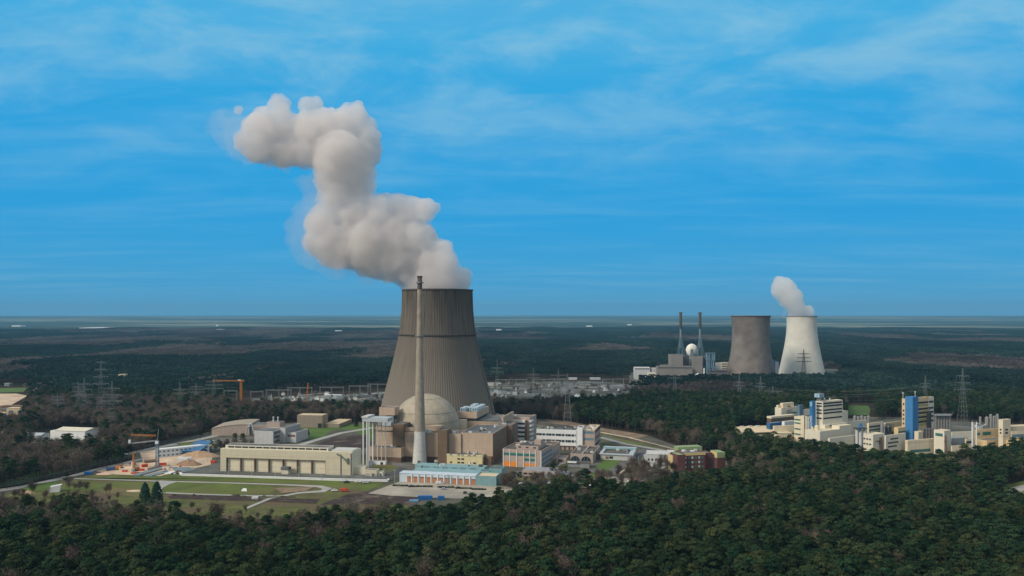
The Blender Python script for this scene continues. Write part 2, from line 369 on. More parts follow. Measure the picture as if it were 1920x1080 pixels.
def sheet(name, pts, m, lvl, label=None, px=True, kind='structure'):
    P = [G(*p) for p in pts] if px else pts
    me = bpy.data.meshes.new(name); bm = bmesh.new()
    vs = [bm.verts.new((x, y, 0.06*lvl)) for x, y in P]; f = bm.faces.new(vs)
    bmesh.ops.recalc_face_normals(bm, faces=[f]); bm.faces.ensure_lookup_table()
    if f.normal.z < 0: f.normal_flip()
    bmesh.ops.triangulate(bm, faces=[f]); bm.to_mesh(me); bm.free()
    me.materials.append(m); o = bpy.data.objects.new(name, me); COL.objects.link(o); tag(o, label, kind=kind); return o
def ribbon(name, pts, w, m, lvl, label=None, h=0.0):
    P = [Vector((*G(*p), 0)) for p in pts]; L = []; Rr = []
    for i, p in enumerate(P):
        d = (P[min(i+1, len(P)-1)] - P[max(i-1, 0)]).normalized(); n = Vector((-d.y, d.x, 0)); ww = w[i] if isinstance(w, (list, tuple)) else w
        L.append(p+n*ww/2); Rr.append(p-n*ww/2)
    mb = MB(); z = 0.06*lvl
    for i in range(len(P)-1):
        q = [L[i], L[i+1], Rr[i+1], Rr[i]]; mb.add([(v.x, v.y, z) for v in q], [(3,2,1,0)])
    o = mb.build(name, m); tag(o, label, kind='structure')
    me = o.data; me.update()
    if len(me.polygons) and me.polygons[0].normal.z < 0: me.flip_normals()
    return o

SITE = [(-60,928),(39,912),(131,893),(186,879),(241,868),(262,846),(330,828),(405,806),(470,798),(560,792),(700,792),(760,788),(905,782),(1010,786),(1100,797),(1215,816),(1292,845),(1362,860),(1370,898),(1360,908),(1290,918),(1180,936),(1060,934),(990,948),(930,962),(850,982),(760,990),(700,988),(640,990),(560,998),(450,1004),(350,998),(260,985),(200,972),(-60,958)]
sheet('site_ground', SITE, yard_m, 1, 'grey brown ground of the plant site')
sheet('rough_meadow', [(-40,940),(40,922),(131,900),(190,888),(345,893),(530,903),(728,910),(650,930),(760,940),(790,990),(700,1006),(560,1025),(450,1040),(350,1030),(200,995),(-60,980)], rough_grass, 2, 'brownish rough meadow between the forest and the lawns')
sheet('lawn', [(40,918),(100,908),(135,899),(345,888),(530,898),(722,906),(690,919),(612,918),(560,908),(470,904),(310,900),(140,897)], grass, 3, 'green lawn strip in front of the long hall')
sheet('lawn', [(40,922),(108,909),(300,903),(470,907),(520,916),(505,927),(430,929),(310,925),(260,933),(200,925),(130,920)], grass, 4, 'large green lawn enclosed by the pale loop path')
sheet('lawn', [(36,917),(75,907),(112,903),(104,914),(60,922)], meadow, 5, 'small bright grass corner beside the road at the far left')
ribbon('path', [(139,898),(300,903),(420,906),(540,910),(600,913),(614,917),(605,922),(560,925),(530,931)], [2.5,3.2,3.2,4,6,7,7,5,4], pale_road, 6, 'pale loop path through the lawns')
sheet('path', [(300,902),(335,904),(318,909),(305,916),(301,924),(308,926),(296,928),(291,922),(296,912)], pale_road, 8, 'widened pale junction of the loop path')
ribbon('path', [(310,925),(380,928),(450,930),(530,931),(505,936),(460,955)], 3.2, pale_road, 7, 'narrow pale path along the dark soil strip')
sheet('soil_strip', [(312,928),(420,931),(520,935),(600,936),(592,945),(480,940),(400,938),(318,935)], soil, 5, 'strip of dug dark soil')
sheet('soil_patch', [(650,928),(700,922),(790,932),(780,948),(700,946),(600,947)], soil, 5, 'dark soil patch beside the concrete yard')
sheet('soil_patch', [(515,916),(590,914),(575,922),(528,926)], mat('light_soil', (0.24,0.17,0.11), 1, .3, .2), 8, 'light brown bare soil inside the loop path')
sheet('road', [(-60,932),(39,916),(131,896),(186,881),(241,868.5),(270,862),(270,858),(241,865),(186,877),(131,891.5),(39,911.5),(-60,925)], pale_road, 3, 'pale perimeter road at the far left')
ribbon('road', [(232,853),(262,846),(300,838),(330,832.5),(372,824.5),(405,817)], 9, pale_road, 3, 'pale access road running past the blue roofed shed')
sheet('verge', [(100,890),(186,871),(262,850),(232,848),(120,872),(20,898),(-60,915),(-60,922),(40,908)], mat('verge_grass', (0.055,0.095,0.03), 1, .3, .05), 2, 'dark green verge left of the perimeter road')
sheet('sandy_yard', [(180,884),(215,872),(268,866),(262,848),(300,842),(345,845),(400,850),(395,872),(330,886),(300,893),(215,890)], mpale if False else M['sandpale'], 4, 'pale sandy ground of the construction site')
sheet('grass_bank', [(330,832),(380,826),(410,832),(400,838),(345,838)], grass, 4, 'grass behind the blue roofed shed')
sheet('grass_bank', [(545,822),(560,800),(640,796),(700,796),(700,826),(660,806),(625,806),(600,824)], meadow, 2, 'bright grass around the tan windowless blocks')
ribbon('road', [(540,842),(590,826),(640,812),(700,802)], 8, pale_road, 3, 'grey road climbing behind the hall')
sheet('soil_patch', [(575,842),(625,820),(690,815),(690,842)], soil, 3, 'dark bare soil behind the hall')
sheet('concrete_yard', [(690,926),(750,903.5),(895,908),(940,912),(975,917),(955,925),(930,932),(860,936),(790,933),(730,930)], conc_yard, 6, 'pale concrete yard in front of the teal building')
sheet('roadway', [(690,905),(760,884),(760,878),(735,876),(660,898),(700,899)], tarmac, 4, 'dark roadway between hall and stack')
sheet('lawn', [(1105,892),(1130,862),(1166,862),(1140,888),(1128,893)], meadow, 3, 'bright triangular lawn beside the arched building')
ribbon('road', [(1136,893),(1158,878),(1190,858),(1212,842)], 9, tarmac, 4, 'dark ramp road beside the triangular lawn')
ribbon('road', [(1010,792),(1080,802),(1128,811),(1180,820),(1230,835),(1260,843),(1300,853)], 3.2, M['sandpale'], 4, 'pale sandy road behind the offices')
sheet('sand_bank', [(1020,786),(1065,790),(1130,803),(1190,812),(1215,817),(1195,822),(1128,808),(1040,794)], mat('sand_bank_m', (0.24,0.175,0.12), 1, .4, .08), 3, 'sandy bank behind the long white office')
sheet('grass_bank', [(1005,800),(1040,798),(1060,806),(1020,808)], meadow, 3, 'small grass patch behind the white banded offices')
ribbon('road', [(1126,820),(1170,832),(1205,838),(1260,848)], 6, pale_road, 3, 'grey road with fence beside the teal roofed building')
sheet('grass_bank', [(1128,826),(1200,846),(1250,856),(1255,872),(1215,850),(1200,842),(1130,832)], rough_grass, 2, 'brown green strip between grey road and works yard')
sheet('grass_bank', [(1126,808),(1190,824),(1255,842),(1235,845),(1170,829),(1126,818)], grass, 2, 'grass strip between the two roads')
sheet('car_park', [(1085,905),(1135,893),(1210,900),(1190,915),(1150,925),(1100,918)], conc_yard, 3, 'pale car park in front of the arched building')
sheet('gravel_yard', [(1205,850),(1262,845),(1270,868),(1240,880),(1212,872)], pale_road, 3, 'grey gravel yard beside the brick building')
# switchyards and fields further off
sheet('gravel_yard', [(470,762),(470,747),(560,742),(650,739),(745,732),(745,757),(620,762)], gravel, 2, 'pale gravel of the left switchyard')
sheet('gravel_yard', [(905,752),(905,722),(985,716),(1085,714),(1150,717),(1185,722),(1180,735),(1175,750)], gravel, 2, 'pale gravel of the right switchyard')
ribbon('path', [(480,750),(560,746),(650,742),(745,735)], 9, pale_road, 3, 'pale road across the left switchyard')
rs_ = random.Random(4)
for i in range(34):
    if i % 2: px, py, w = rs_.uniform(490, 700), rs_.uniform(741, 757), rs_.uniform(25, 70)
    else: px, py, w = rs_.uniform(915, 1110), rs_.uniform(719, 748), rs_.uniform(25, 80)
    dy = (-.085 if i % 2 else .02)*w
    ribbon('gravel_strip', [(px, py), (px+w*.5, py+dy*.5+.3), (px+w, py+dy)], rs_.uniform(3, 9), [pale_road, conc_yard, MATS['pale_sand'], soil, tarmac][i % 5], 4+i*.3)
for i, pts in enumerate([[(1050,872),(1066,868),(1062,880),(1040,884)],[(925,900),(945,893),(1000,896),(1040,893),(1035,900),(960,904)],[(660,870),(690,868),(690,880),(668,884)],[(1095,893),(1110,889),(1130,893),(1120,900)],[(1180,876),(1205,870),(1212,884),(1190,892)],[(700,872),(735,872),(750,877),(735,886),(700,893)]]): sheet('lawn', pts, grass if i % 2 else rough_grass, 5+i*.2)
ribbon('road', [(930,925),(990,905),(1040,896),(1090,888),(1130,880)], 6, tarmac, 4, 'grey road in front of the offices')
ribbon('road', [(1040,850),(1058,862),(1050,880),(1030,893)], 5, pale_road, 4, 'pale lane between the offices')
sheet('field', [(-60,738),(-60,729),(52,727),(44,735)], meadow, 2, 'green field at the far left')
sheet('sandy_field', [(-60,775),(-60,739),(30,738),(52,742),(20,760),(10,775)], M['sandpale'], 2, 'pale sandy field at the far left')
sheet('field', [(1578,779),(1584,766),(1590,760),(1628,761),(1632,768),(1630,778)], mat('far_meadow', (.065,.13,.028), 1, .3, .03, col2=(.07,.075,.04), f2=.6), 2, 'bright green field behind the blue striped factory tower')
sheet('yard', [(60,845),(70,812),(180,806),(190,838)], yard_m, 2, 'yard of the white hall among bare trees')
sheet('yard', [(1375,836),(1385,808),(1500,795),(1620,782),(1700,782),(1940,800),(1940,855),(1800,876),(1700,876),(1560,862),(1450,845)], yard_m, 1, 'yard of the cream factory')
sheet('yard', [(1180,724),(1180,699),(1350,690),(1570,692),(1575,716),(1450,722)], yard_m, 1, 'ground of the distant power station')
sheet('path', [(1885,960),(1893,915),(1940,905),(1940,915),(1905,925)], pale_road, 3, 'pale track at the right edge of the forest')
sheet('lawn', [(1870,955),(1885,910),(1940,897),(1940,950)], grass, 2, 'grass beside the track at the right edge')

# ------------------------------------------------------------------ trees
CLEAR = [SITE,
 [(430,768),(430,750),(520,741),(700,731),(760,731),(760,770)],
 [(895,765),(895,718),(985,712),(1085,710),(1160,714),(1188,720),(1182,738),(1178,760)],
 [(1178,717),(1180,700),(1350,688),(1570,692),(1570,712),(1450,716),(1340,718)],
 [(1372,836),(1383,806),(1500,793),(1585,786),(1585,756),(1640,756),(1642,788),(1700,780),(1960,798),(1960,853),(1870,862),(1800,878),(1700,878),(1620,873),(1560,864),(1500,855),(1440,843)],
 [(-80,800),(-80,724),(62,724),(40,800)],
 [(55,850),(68,806),(185,800),(195,842)],
 [(1870,965),(1885,908),(1960,893),(1960,960)]]
def area(polys): return [np.array([G(*p) for p in q]) for q in polys]
CW = area(CLEAR)+[np.array([(GX(820.3, 894)+76*math.cos(k*.35), 894+76*math.sin(k*.35)) for k in range(18)])]
def inside(P, x, y):
    r = np.zeros(len(x), bool); n = len(P); j = n-1
    for i in range(n):
        xi, yi = P[i]; xj, yj = P[j]
        c = ((yi > y) != (yj > y)) & (x < (xj-xi)*(y-yi)/(yj-yi+1e-12)+xi); r ^= c; j = i
    return r
def is_clear(x, y):
    r = np.zeros(len(x), bool)
    for P in CW: r |= inside(P, x, y)
    return r
ZONES = [  # polygon (pixels on the ground), share of pines
 ([(1080,812),(1070,762),(1110,752),(1440,752),(1470,800),(1400,850),(1300,840),(1215,812)], 0.97),
 ([(-900,1400),(-900,935),(40,922),(720,985),(700,1020),(500,1035),(0,1020)], 0.42),
 ([(700,1040),(720,990),(940,968),(1060,946),(1400,925),(1420,870),(1560,874),(2600,880),(2600,1400),(-900,1400),(-900,1100),(0,1020),(500,1035)], 0.93),
 ([(1380,935),(1385,860),(1560,874),(1960,886),(1960,905),(1450,915)], 0.80),
 ([(-900,960),(-900,760),(420,760),(420,810),(130,895),(-60,925)], 0.22),
 ([(420,800),(420,755),(720,755),(720,795),(420,810)], 0.18),
 ([(890,790),(890,735),(1110,735),(1070,765),(1080,800)], 0.05),
 ([(1130,755),(1180,735),(1350,728),(1440,735),(1440,752),(1110,752)], 0.12),
 ([(1180,740),(1200,722),(1330,716),(1340,730)], 0.8),
 ([(1440,800),(1420,738),(1450,722),(2600,716),(2600,800)], 0.95),
]
ZW = [(np.array([G(*p) for p in q]), f) for q, f in ZONES]
nr = np.random.RandomState(11)
GRID = nr.rand(3, 64, 64)
def vnoise(x, y, s, k=0):
    x = np.abs(x/s+100)+.0; y = np.abs(y/s+37); xi = x.astype(int); yi = y.astype(int); fx = x-xi; fy = y-yi
    fx = fx*fx*(3-2*fx); fy = fy*fy*(3-2*fy); g = GRID[k]; a = g[xi%64, yi%64]; b = g[(xi+1)%64, yi%64]; c = g[xi%64, (yi+1)%64]; d = g[(xi+1)%64, (yi+1)%64]
    return (a*(1-fx)+b*fx)*(1-fy)+(c*(1-fx)+d*fx)*fy
def pine_share(x, y):
    px = 960+FOC*x/np.maximum(y, 1)
    big = 0.6*vnoise(x, y*.40, 380, 0)+0.4*vnoise(x, y*.45, 170, 1)
    f = np.where(px < 900, 0.38, 0.98)+0*x
    f = f + (big-0.5)*3.0
    for P, v in ZW:
        m = inside(P, x, y); f = np.where(m, v+(vnoise(x, y, 38, 2)-0.5)*(0.45 if v < .4 else 0.25), f)
    return np.clip(f, 0, 1)

def blob_dirs(n, r):
    v = r.randn(n, 3); return v/np.linalg.norm(v, axis=1)[:, None]
def cards(name, cen, size, nrm, m, asp=0.7, r=nr, tri=False):
    """many small leaf faces: centres, half sizes, normals"""
    n = len(cen); ref = r.randn(n, 3); u = np.cross(nrm, ref); u /= np.linalg.norm(u, axis=1)[:, None]+1e-9; w = np.cross(nrm, u)
    s = size[:, None]
    if tri: V = np.stack([cen-u*s*asp*.5, cen+u*s*asp*.5, cen+w*s], 1).reshape(-1, 3); k = 3
    else: V = np.stack([cen-u*s*asp, cen+w*s, cen+u*s*asp, cen-w*s], 1).reshape(-1, 3); k = 4
    me = bpy.data.meshes.new(name); me.vertices.add(len(V)); me.vertices.foreach_set('co', V.ravel())
    me.loops.add(n*k); me.loops.foreach_set('vertex_index', np.arange(n*k)); me.polygons.add(n)
    me.polygons.foreach_set('loop_start', np.arange(0, n*k, k)); me.materials.append(m); me.update(calc_edges=True); return me
def pine_crown(seed):
    r = np.random.RandomState(seed); C = []; Nn = []; S = []
    H = r.uniform(13, 17); wd = r.uniform(2.5, 3.8); nb = r.randint(12, 17); base = H*r.uniform(.42, .55)
    for i in range(nb):
        t = (i+.5)/nb; z = base+(H-base)*t**.85; rad = wd*math.sqrt(max(.02, 1-((t-.30)/.78)**2))*r.uniform(.45, 1.05)
        if i >= nb-2: rad *= .3
        a = i*2.4+r.uniform(-.5, .5); c = np.array([math.cos(a)*rad, math.sin(a)*rad, z-r.uniform(0, .5)])
        rr = r.uniform(1.1, 2.3); k = int(48*rr)+r.randint(0, 25); d = blob_dirs(k, r); d[:, 2] = np.abs(d[:, 2])*.9-.25
        ln = rr*(r.uniform(.35, 1.15, k)**.8)[:, None]; C.append(c+d*ln*np.array([1, 1, .62])); q = d+r.randn(k, 3)*.35+np.array([0, 0, .45])
        Nn.append(q/np.linalg.norm(q, axis=1)[:, None]); S.append(r.uniform(.20, .46, k))
    return cards('crown', np.concatenate(C), np.concatenate(S), np.concatenate(Nn), pine_m, .75, r), H
def spruce_crown(seed, H=12.0, w=4.3):
    r = np.random.RandomState(seed); n = 1500; t = r.rand(n)**.75; z = 1.0+(H-1.0)*t
    tier = 1-.25*((z*1.1) % 1.0); rad = w*(1-t)**.5*tier*np.sqrt(r.uniform(.35, 1, n)); a = r.rand(n)*6.283
    C = np.stack([np.cos(a)*rad, np.sin(a)*rad, z-rad*.15], 1); q = np.stack([np.cos(a), np.sin(a), .6+0*a], 1)+r.randn(n, 3)*.4
    return cards('crown', C, r.uniform(.25, .5, n), q/np.linalg.norm(q, axis=1)[:, None], spruce_m, .7, r), H
def bare_tree(seed):
    r = np.random.RandomState(seed); mb = MB(); H = r.uniform(11, 16); w = H*r.uniform(.2, .3); pts = []
    mb.bar((0, 0, -.3), (0, 0, H*.35), .24, 6, .17); mb.bar((0, 0, H*.35), (r.randn()*.3, r.randn()*.3, H*.8), .17, 5, .05)
    nl = r.randint(8, 12)
    for i in range(nl):
        z0 = H*r.uniform(.22, .6); a = i*2.4+r.rand(); z1 = z0+H*r.uniform(.15, .36); rr = w*r.uniform(.55, 1.0)
        e = np.array([math.cos(a)*rr, math.sin(a)*rr, z1]); mb.bar((0, 0, z0), tuple(e), .09, 4, .03); pts += [(np.array([0, 0, z0]), e)]*3
    pts += [(np.array([0, 0, H*.45]), np.array([0, 0, H*.85]))]*7
    C = []; D = []
    for p, e in pts:
        k = 22; t = r.uniform(.35, 1.1, k)[:, None]; C.append(p+(e-p)*t+r.randn(k, 3)*np.array([.85, .85, .8])*(H/14)); 
        q = blob_dirs(k, r); q[:, 2] *= .45; D.append(q)
    C = np.concatenate(C); D = np.concatenate(D); C[:, 2] = np.minimum(C[:, 2], H)
    me = cards('crown', C, r.uniform(.7, 1.3, len(C)), D, twig_m, .10, r); return mb, me, H
def trunk_mesh(H, seed):
    r = np.random.RandomState(seed); mb = MB(); mb.bar((0, 0, -.3), (0, 0, H*.6), .22, 6, .14); mb.bar((0, 0, H*.6), (r.randn()*.2, r.randn()*.2, H*.95), .14, 5, .04)
    for i in range(6):
        a = i*2.4; z = H*(.45+.07*i); mb.bar((0, 0, z), (math.cos(a)*2, math.sin(a)*2, z+1), .07, 4, .03)
    return mb
def obj_of(name, me):
    o = bpy.data.objects.new(name, me); return o
PINES = []; BARES = []
for k in range(9):
    me, H = pine_crown(100+k); PINES.append((trunk_mesh(H, k).build('trunk', M['bark']), obj_of('crown', me)))
for k in range(6):
    mb, me, H = bare_tree(200+k); BARES.append((mb.build('trunk', M['bark']), obj_of('crown', me)))
for tr, cr in PINES+BARES: COL.objects.unlink(tr)       # unlinked prototypes; every tree below is a copy of them
def patch(seed, kind):
    r = np.random.RandomState(seed); C = []; Q = []; S = []
    for i in range(30):
        x, y = r.uniform(-19, 19, 2); H = r.uniform(12, 17) if kind == 'pine' else r.uniform(9, 15); w = r.uniform(2.4, 3.6)
        k = 46; d = blob_dirs(k, r); d[:, 2] = np.abs(d[:, 2]); c = np.array([x, y, H-w*.95])
        C.append(c+d*np.array([w, w, w*1.0])*r.uniform(.6, 1.05, k)[:, None]); q = d+r.randn(k, 3)*.4; Q.append(q/np.linalg.norm(q, axis=1)[:, None]); S.append(r.uniform(.7, 1.25, k))
    return obj_of('patch', cards('patch', np.concatenate(C), np.concatenate(S), np.concatenate(Q), pine_far if kind == 'pine' else twig_far, .8 if kind == 'pine' else .45, r))
PP = [patch(300+k, 'pine') for k in range(5)]; BP = [patch(400+k, 'bare') for k in range(5)]

def scatter(name, label, sets, pts):
    """ONE stuff object: a point cloud whose node tree sets a leaf mesh on every point"""
    pts = np.array(pts, float); me = bpy.data.meshes.new(name); me.vertices.add(len(pts)); me.vertices.foreach_set('co', pts[:, :3].astype(np.float32).ravel())
    for nm, col, ty in (('rot', 3, 'FLOAT'), ('scl', 4, 'FLOAT'), ('idx', 5, 'INT')):
        at = me.attributes.new(nm, ty, 'POINT'); at.data.foreach_set('value', pts[:, col].astype(np.int32 if ty == 'INT' else np.float32))
    o = bpy.data.objects.new(name, me); COL.objects.link(o); tag(o, label, kind='stuff')
    g = bpy.data.node_groups.new(name, 'GeometryNodeTree')
    g.interface.new_socket('Geometry', in_out='INPUT', socket_type='NodeSocketGeometry'); g.interface.new_socket('Geometry', in_out='OUTPUT', socket_type='NodeSocketGeometry')
    gi = g.nodes.new('NodeGroupInput'); go = g.nodes.new('NodeGroupOutput'); ip = g.nodes.new('GeometryNodeInstanceOnPoints')
    jn = g.nodes.new('GeometryNodeJoinGeometry')
    for s in reversed(sets):
        sub = g.nodes.new('GeometryNodeJoinGeometry')
        for ob in s:
            oi = g.nodes.new('GeometryNodeObjectInfo'); oi.inputs['Object'].default_value = ob; oi.transform_space = 'ORIGINAL'
            g.links.new(oi.outputs['Geometry'], sub.inputs[0])
        gti = g.nodes.new('GeometryNodeGeometryToInstance'); g.links.new(sub.outputs[0], gti.inputs[0]); g.links.new(gti.outputs[0], jn.inputs[0])
    def attr(nm, ty):
        n = g.nodes.new('GeometryNodeInputNamedAttribute'); n.data_type = ty; n.inputs['Name'].default_value = nm; return n.outputs['Attribute']
    g.links.new(gi.outputs[0], ip.inputs['Points']); g.links.new(jn.outputs[0], ip.inputs['Instance']); ip.inputs['Pick Instance'].default_value = True
    g.links.new(attr('idx', 'INT'), ip.inputs['Instance Index'])
    cx = g.nodes.new('ShaderNodeCombineXYZ'); g.links.new(attr('rot', 'FLOAT'), cx.inputs[2]); g.links.new(cx.outputs[0], ip.inputs['Rotation'])
    g.links.new(attr('scl', 'FLOAT'), ip.inputs['Scale']); g.links.new(ip.outputs[0], go.inputs[0])
    md = o.modifiers.new('scatter', 'NODES'); md.node_group = g; return o

def jitter(y0, y1, sp, side=1.2):
    out = []; y = y0
    ys = np.arange(y0, y1, sp)
    for y in ys:
        w = (0.643*y+20)*side; xs = np.arange(-w, w, sp); out.append(np.stack([xs+nr.uniform(-.42, .42, len(xs))*sp, y+nr.uniform(-.42, .42, len(xs))*sp], 1))
    return np.concatenate(out)
P = jitter(285, 1150, 6.9); P = P[~is_clear(P[:, 0], P[:, 1])]
ps = pine_share(P[:, 0], P[:, 1]); isp = nr.rand(len(P)) < ps
ROT = nr.rand(len(P))*6.283; SC = nr.uniform(.86, 1.34, len(P)); SC *= .92+.2*vnoise(P[:, 0], P[:, 1], 45, 1)
edge = (P[:, 1] > 380) & is_clear(P[:, 0]*1.0, P[:, 1]+16)
SC = np.where(edge, SC*nr.uniform(.55, 1.0, len(P)), SC)
PXs = 960+FOC*P[:, 0]/P[:, 1]; PYs = H0+FOC*(EYE-12)/P[:, 1]
vis = (PXs > -6) & (PXs < 1926) & (PYs < 1076)
order = np.argsort(P[:, 1]); solo = np.zeros(len(P), bool)
for kind in (True, False):
    c = [i for i in order if vis[i] and isp[i] == kind][:(284 if kind else 145)]; solo[c] = True
def plant(protos, k, x, y, rot, sc, name, label, cat, group):
    r_ = tag(empty(name, (x, y, 0), rot), label, cat, group); r_.scale = (sc, sc, sc)
    for src in protos[k]:
        c = src.copy(); COL.objects.link(c); c.parent = r_
    return r_
IDX = nr.randint(0, 90, len(P))
for i in np.where(solo)[0]:
    if isp[i]: plant(PINES, IDX[i] % 9, P[i,0], P[i,1], ROT[i], SC[i], 'pine_tree', 'dark green pine in the dense forest filling the foreground', 'pine tree', 'pines of the foreground forest')
    else: plant(BARES, IDX[i] % 6, P[i,0], P[i,1], ROT[i], SC[i]*.92, 'bare_tree', 'leafless brown broadleaf tree among the foreground pines', 'bare tree', 'bare trees of the foreground forest')
rest = ~solo
def rows(m, nk, sc=1.0): return np.stack([P[m,0], P[m,1], 0*P[m,0], ROT[m], SC[m]*sc, IDX[m] % nk], 1)
scatter('pine_forest', 'dense dark green pine forest around the plant', PINES, rows(rest & isp, 9))
scatter('bare_woodland', 'leafless brown woodland around the plant', BARES, rows(rest & ~isp, 6, .92))
Q = jitter(1165, 6600, 31, 1.12); cl = is_clear(Q[:, 0], Q[:, 1])
for dx, dy in ((14, 0), (-14, 0), (0, 14), (0, -14)): cl |= is_clear(Q[:, 0]+dx, Q[:, 1]+dy)
op = vnoise(Q[:, 0]*.45, Q[:, 1], 300, 2)
cl |= (Q[:, 1] > 3800) & (op > .80) & (Q[:, 0] < 900)
Q = Q[~cl]; qp = nr.rand(len(Q)) < np.clip((pine_share(Q[:, 0], Q[:, 1])-.5)*3.5+.5, 0, 1)
qz = np.array([gz(x, y) for x, y in Q]); qs = .65+.70*vnoise(Q[:, 0], Q[:, 1]*.6, 230, 1)
A = np.stack([Q[:, 0], Q[:, 1], qz, nr.rand(len(Q))*6.283, qs, nr.randint(0, 5, len(Q))], 1)
scatter('distant_pine_forest', 'dark distant pine forest fading into haze', [[p] for p in PP], A[qp])
scatter('distant_bare_woodland', 'grey brown distant leafless woodland fading into haze', [[p] for p in BP], A[~qp])
print('trees', len(P), 'patches', len(Q))
# single trees standing inside the site: (pixel column, ground row, kind, scale, label)
SP = []
for k in range(3):
    me, H = spruce_crown(500+k); SP.append((trunk_mesh(H, 50+k).build('trunk', M['bark']), obj_of('crown', me)))
for tr, cr in SP: COL.objects.unlink(tr)
for px, py, sc, lb in ((272,948,1.25,'left of the two large dark spruces standing together on the lawn'),(294,950,1.35,'right of the two large dark spruces standing together on the lawn'),
    (318,962,.42,'small dark spruce left of the soil strip in rough meadow'),(381,985,.5,'small pointed spruce alone in the rough meadow, left one'),(400,1000,.62,'small pointed spruce alone in the rough meadow, right one'),
    (578,817,.5,'small dark round evergreen before the tan windowless block'),(668,800,.75,'dark evergreen beside the tall white gantry legs')):
    x, y = G(px, py); plant(SP, rnd.randrange(3), x, y, rnd.random()*6, sc, 'spruce_tree', lb, 'spruce', None)
for i, (px, py, sc, lb) in enumerate(((124,916,.95,'dark pine beside bare trees at the left end of the lawn'),(396,845,.8,'dark pine left of the long cream hall'),(410,846,.85,'dark pine behind the left end of the cream hall'),
    (441,838,1.1,'tall dark pine in front of the curved roof hall'),(455,838,1.15,'tall dark pine beside the white laboratory block'),(375,826,.95,'lone tall dark pine beside the access road'),
    (962,905,.8,'dark pine right of the teal building'),(975,904,.7,'dark pine before the office with orange base'),(1037,893,.95,'dark pine before the office side wing'),(1060,895,.75,'dark pine left of the arched building'),
    (1002,815,.9,'dark pine between the two white banded offices'),(1016,893,.35,'low round dark shrub before the office'),(1300,905,.7,'dark pine in front of the brick building'),(1345,912,.8,'dark pine hiding the right foot of the brick building'))):
    x, y = G(px, py); plant(PINES, i % 9, x, y, i*1.3, sc*.8, 'pine_tree', lb, 'pine tree', None)
bs = [(140,925),(150,922),(162,924),(205,926),(130,920),(200,930),(60,935),(28,935),(425,843),(433,846),(470,842),(950,910),(942,915),(1030,900),(1045,902),(1052,898),(1010,905),(1120,905),(1160,898),(1180,893),(1200,890),(1215,888),(1235,885),(1250,888),(1262,886),(1275,892),(1150,915),(1165,918),(1195,912),(1220,905),(1245,905),(1145,900),(1210,878),(1190,882),(1230,893),(415,846),(1378,885),(1390,880),(1272,905),(1285,912),(1310,915)]
bs += [(rnd.uniform(935,1075), rnd.uniform(905,928)) for _ in range(34)]+[(rnd.uniform(1080,1360), rnd.uniform(896,915)) for _ in range(40)]+[(rnd.uniform(398,475), rnd.uniform(836,850)) for _ in range(12)]+[(rnd.uniform(1175,1262), rnd.uniform(872,896)) for _ in range(22)]
for i, (px, py) in enumerate(bs):
    x, y = G(px, py); plant(BARES, i % 6, x, y, i*2.1, rnd.uniform(.5, .8), 'bare_tree', 'small leafless tree standing inside the plant grounds near buildings and lawns', 'bare tree', 'bare trees inside the plant grounds')
for i in range(110):
    px, py = (rnd.uniform(480, 740), rnd.uniform(744, 764)) if i % 3 == 0 else (rnd.uniform(905, 1175), rnd.uniform(718, 750))
    x, y = G(px, py); plant(BARES, i % 6, x, y, i*2.1, rnd.uniform(.4, .85), 'bare_shrub', 'leafless shrub growing between the gantries of the switchyards', 'shrub', 'shrubs of the switchyards')
for i in range(140):      # scrub on the rough meadow
    px = rnd.uniform(5, 720); py = (rnd.triangular(952, 1000, 990) if px > 300 else rnd.uniform(932, 962))
    if (225 < px < 330 and py < 955) or (px > 620 and py < 970): continue
    x, y = G(px, py); plant(BARES, i % 6, x, y, i*2.1, rnd.uniform(.25, .5), 'bare_shrub', 'low leafless brown shrub on the rough meadow', 'shrub', 'bare shrubs on the rough meadow')
# ================================================================== cooling tower
def shell_profile(pts, n=40):
    """smooth radius profile through (z, r)"""
    z = [p[0] for p in pts]; r = [p[1] for p in pts]; out = []
    for i in range(n+1):
        q = z[0]+(z[-1]-z[0])*i/n; k = max(j for j in range(len(z)-1) if z[j] <= q+1e-9)
        t = (q-z[k])/(z[k+1]-z[k]); m0 = (r[k+1]-r[max(k-1,0)])/(z[k+1]-z[max(k-1,0)]); m1 = (r[min(k+2,len(r)-1)]-r[k])/(z[min(k+2,len(r)-1)]-z[k]); d = z[k+1]-z[k]
        out.append(((2*t**3-3*t*t+1)*r[k]+(t**3-2*t*t+t)*d*m0+(-2*t**3+3*t*t)*r[k+1]+(t**3-t*t)*d*m1, q))
    return out
T1X, T1Y = GX(820.3, 894), 894.0
ct = tag(empty('cooling_tower', (T1X, T1Y, 0)), 'huge brown grey ribbed cooling tower behind the reactor dome, with steam pouring from its top', 'cooling tower')
prof = shell_profile([(0, 67.2), (22.8, 61.9), (36, 58.5), (67, 50.4), (89, 45.2), (102, 42.4), (128, 39.6), (151.6, 38.8)], 46)
def rib(i, k): return 0.62 if i % 4 == 0 else 0.0
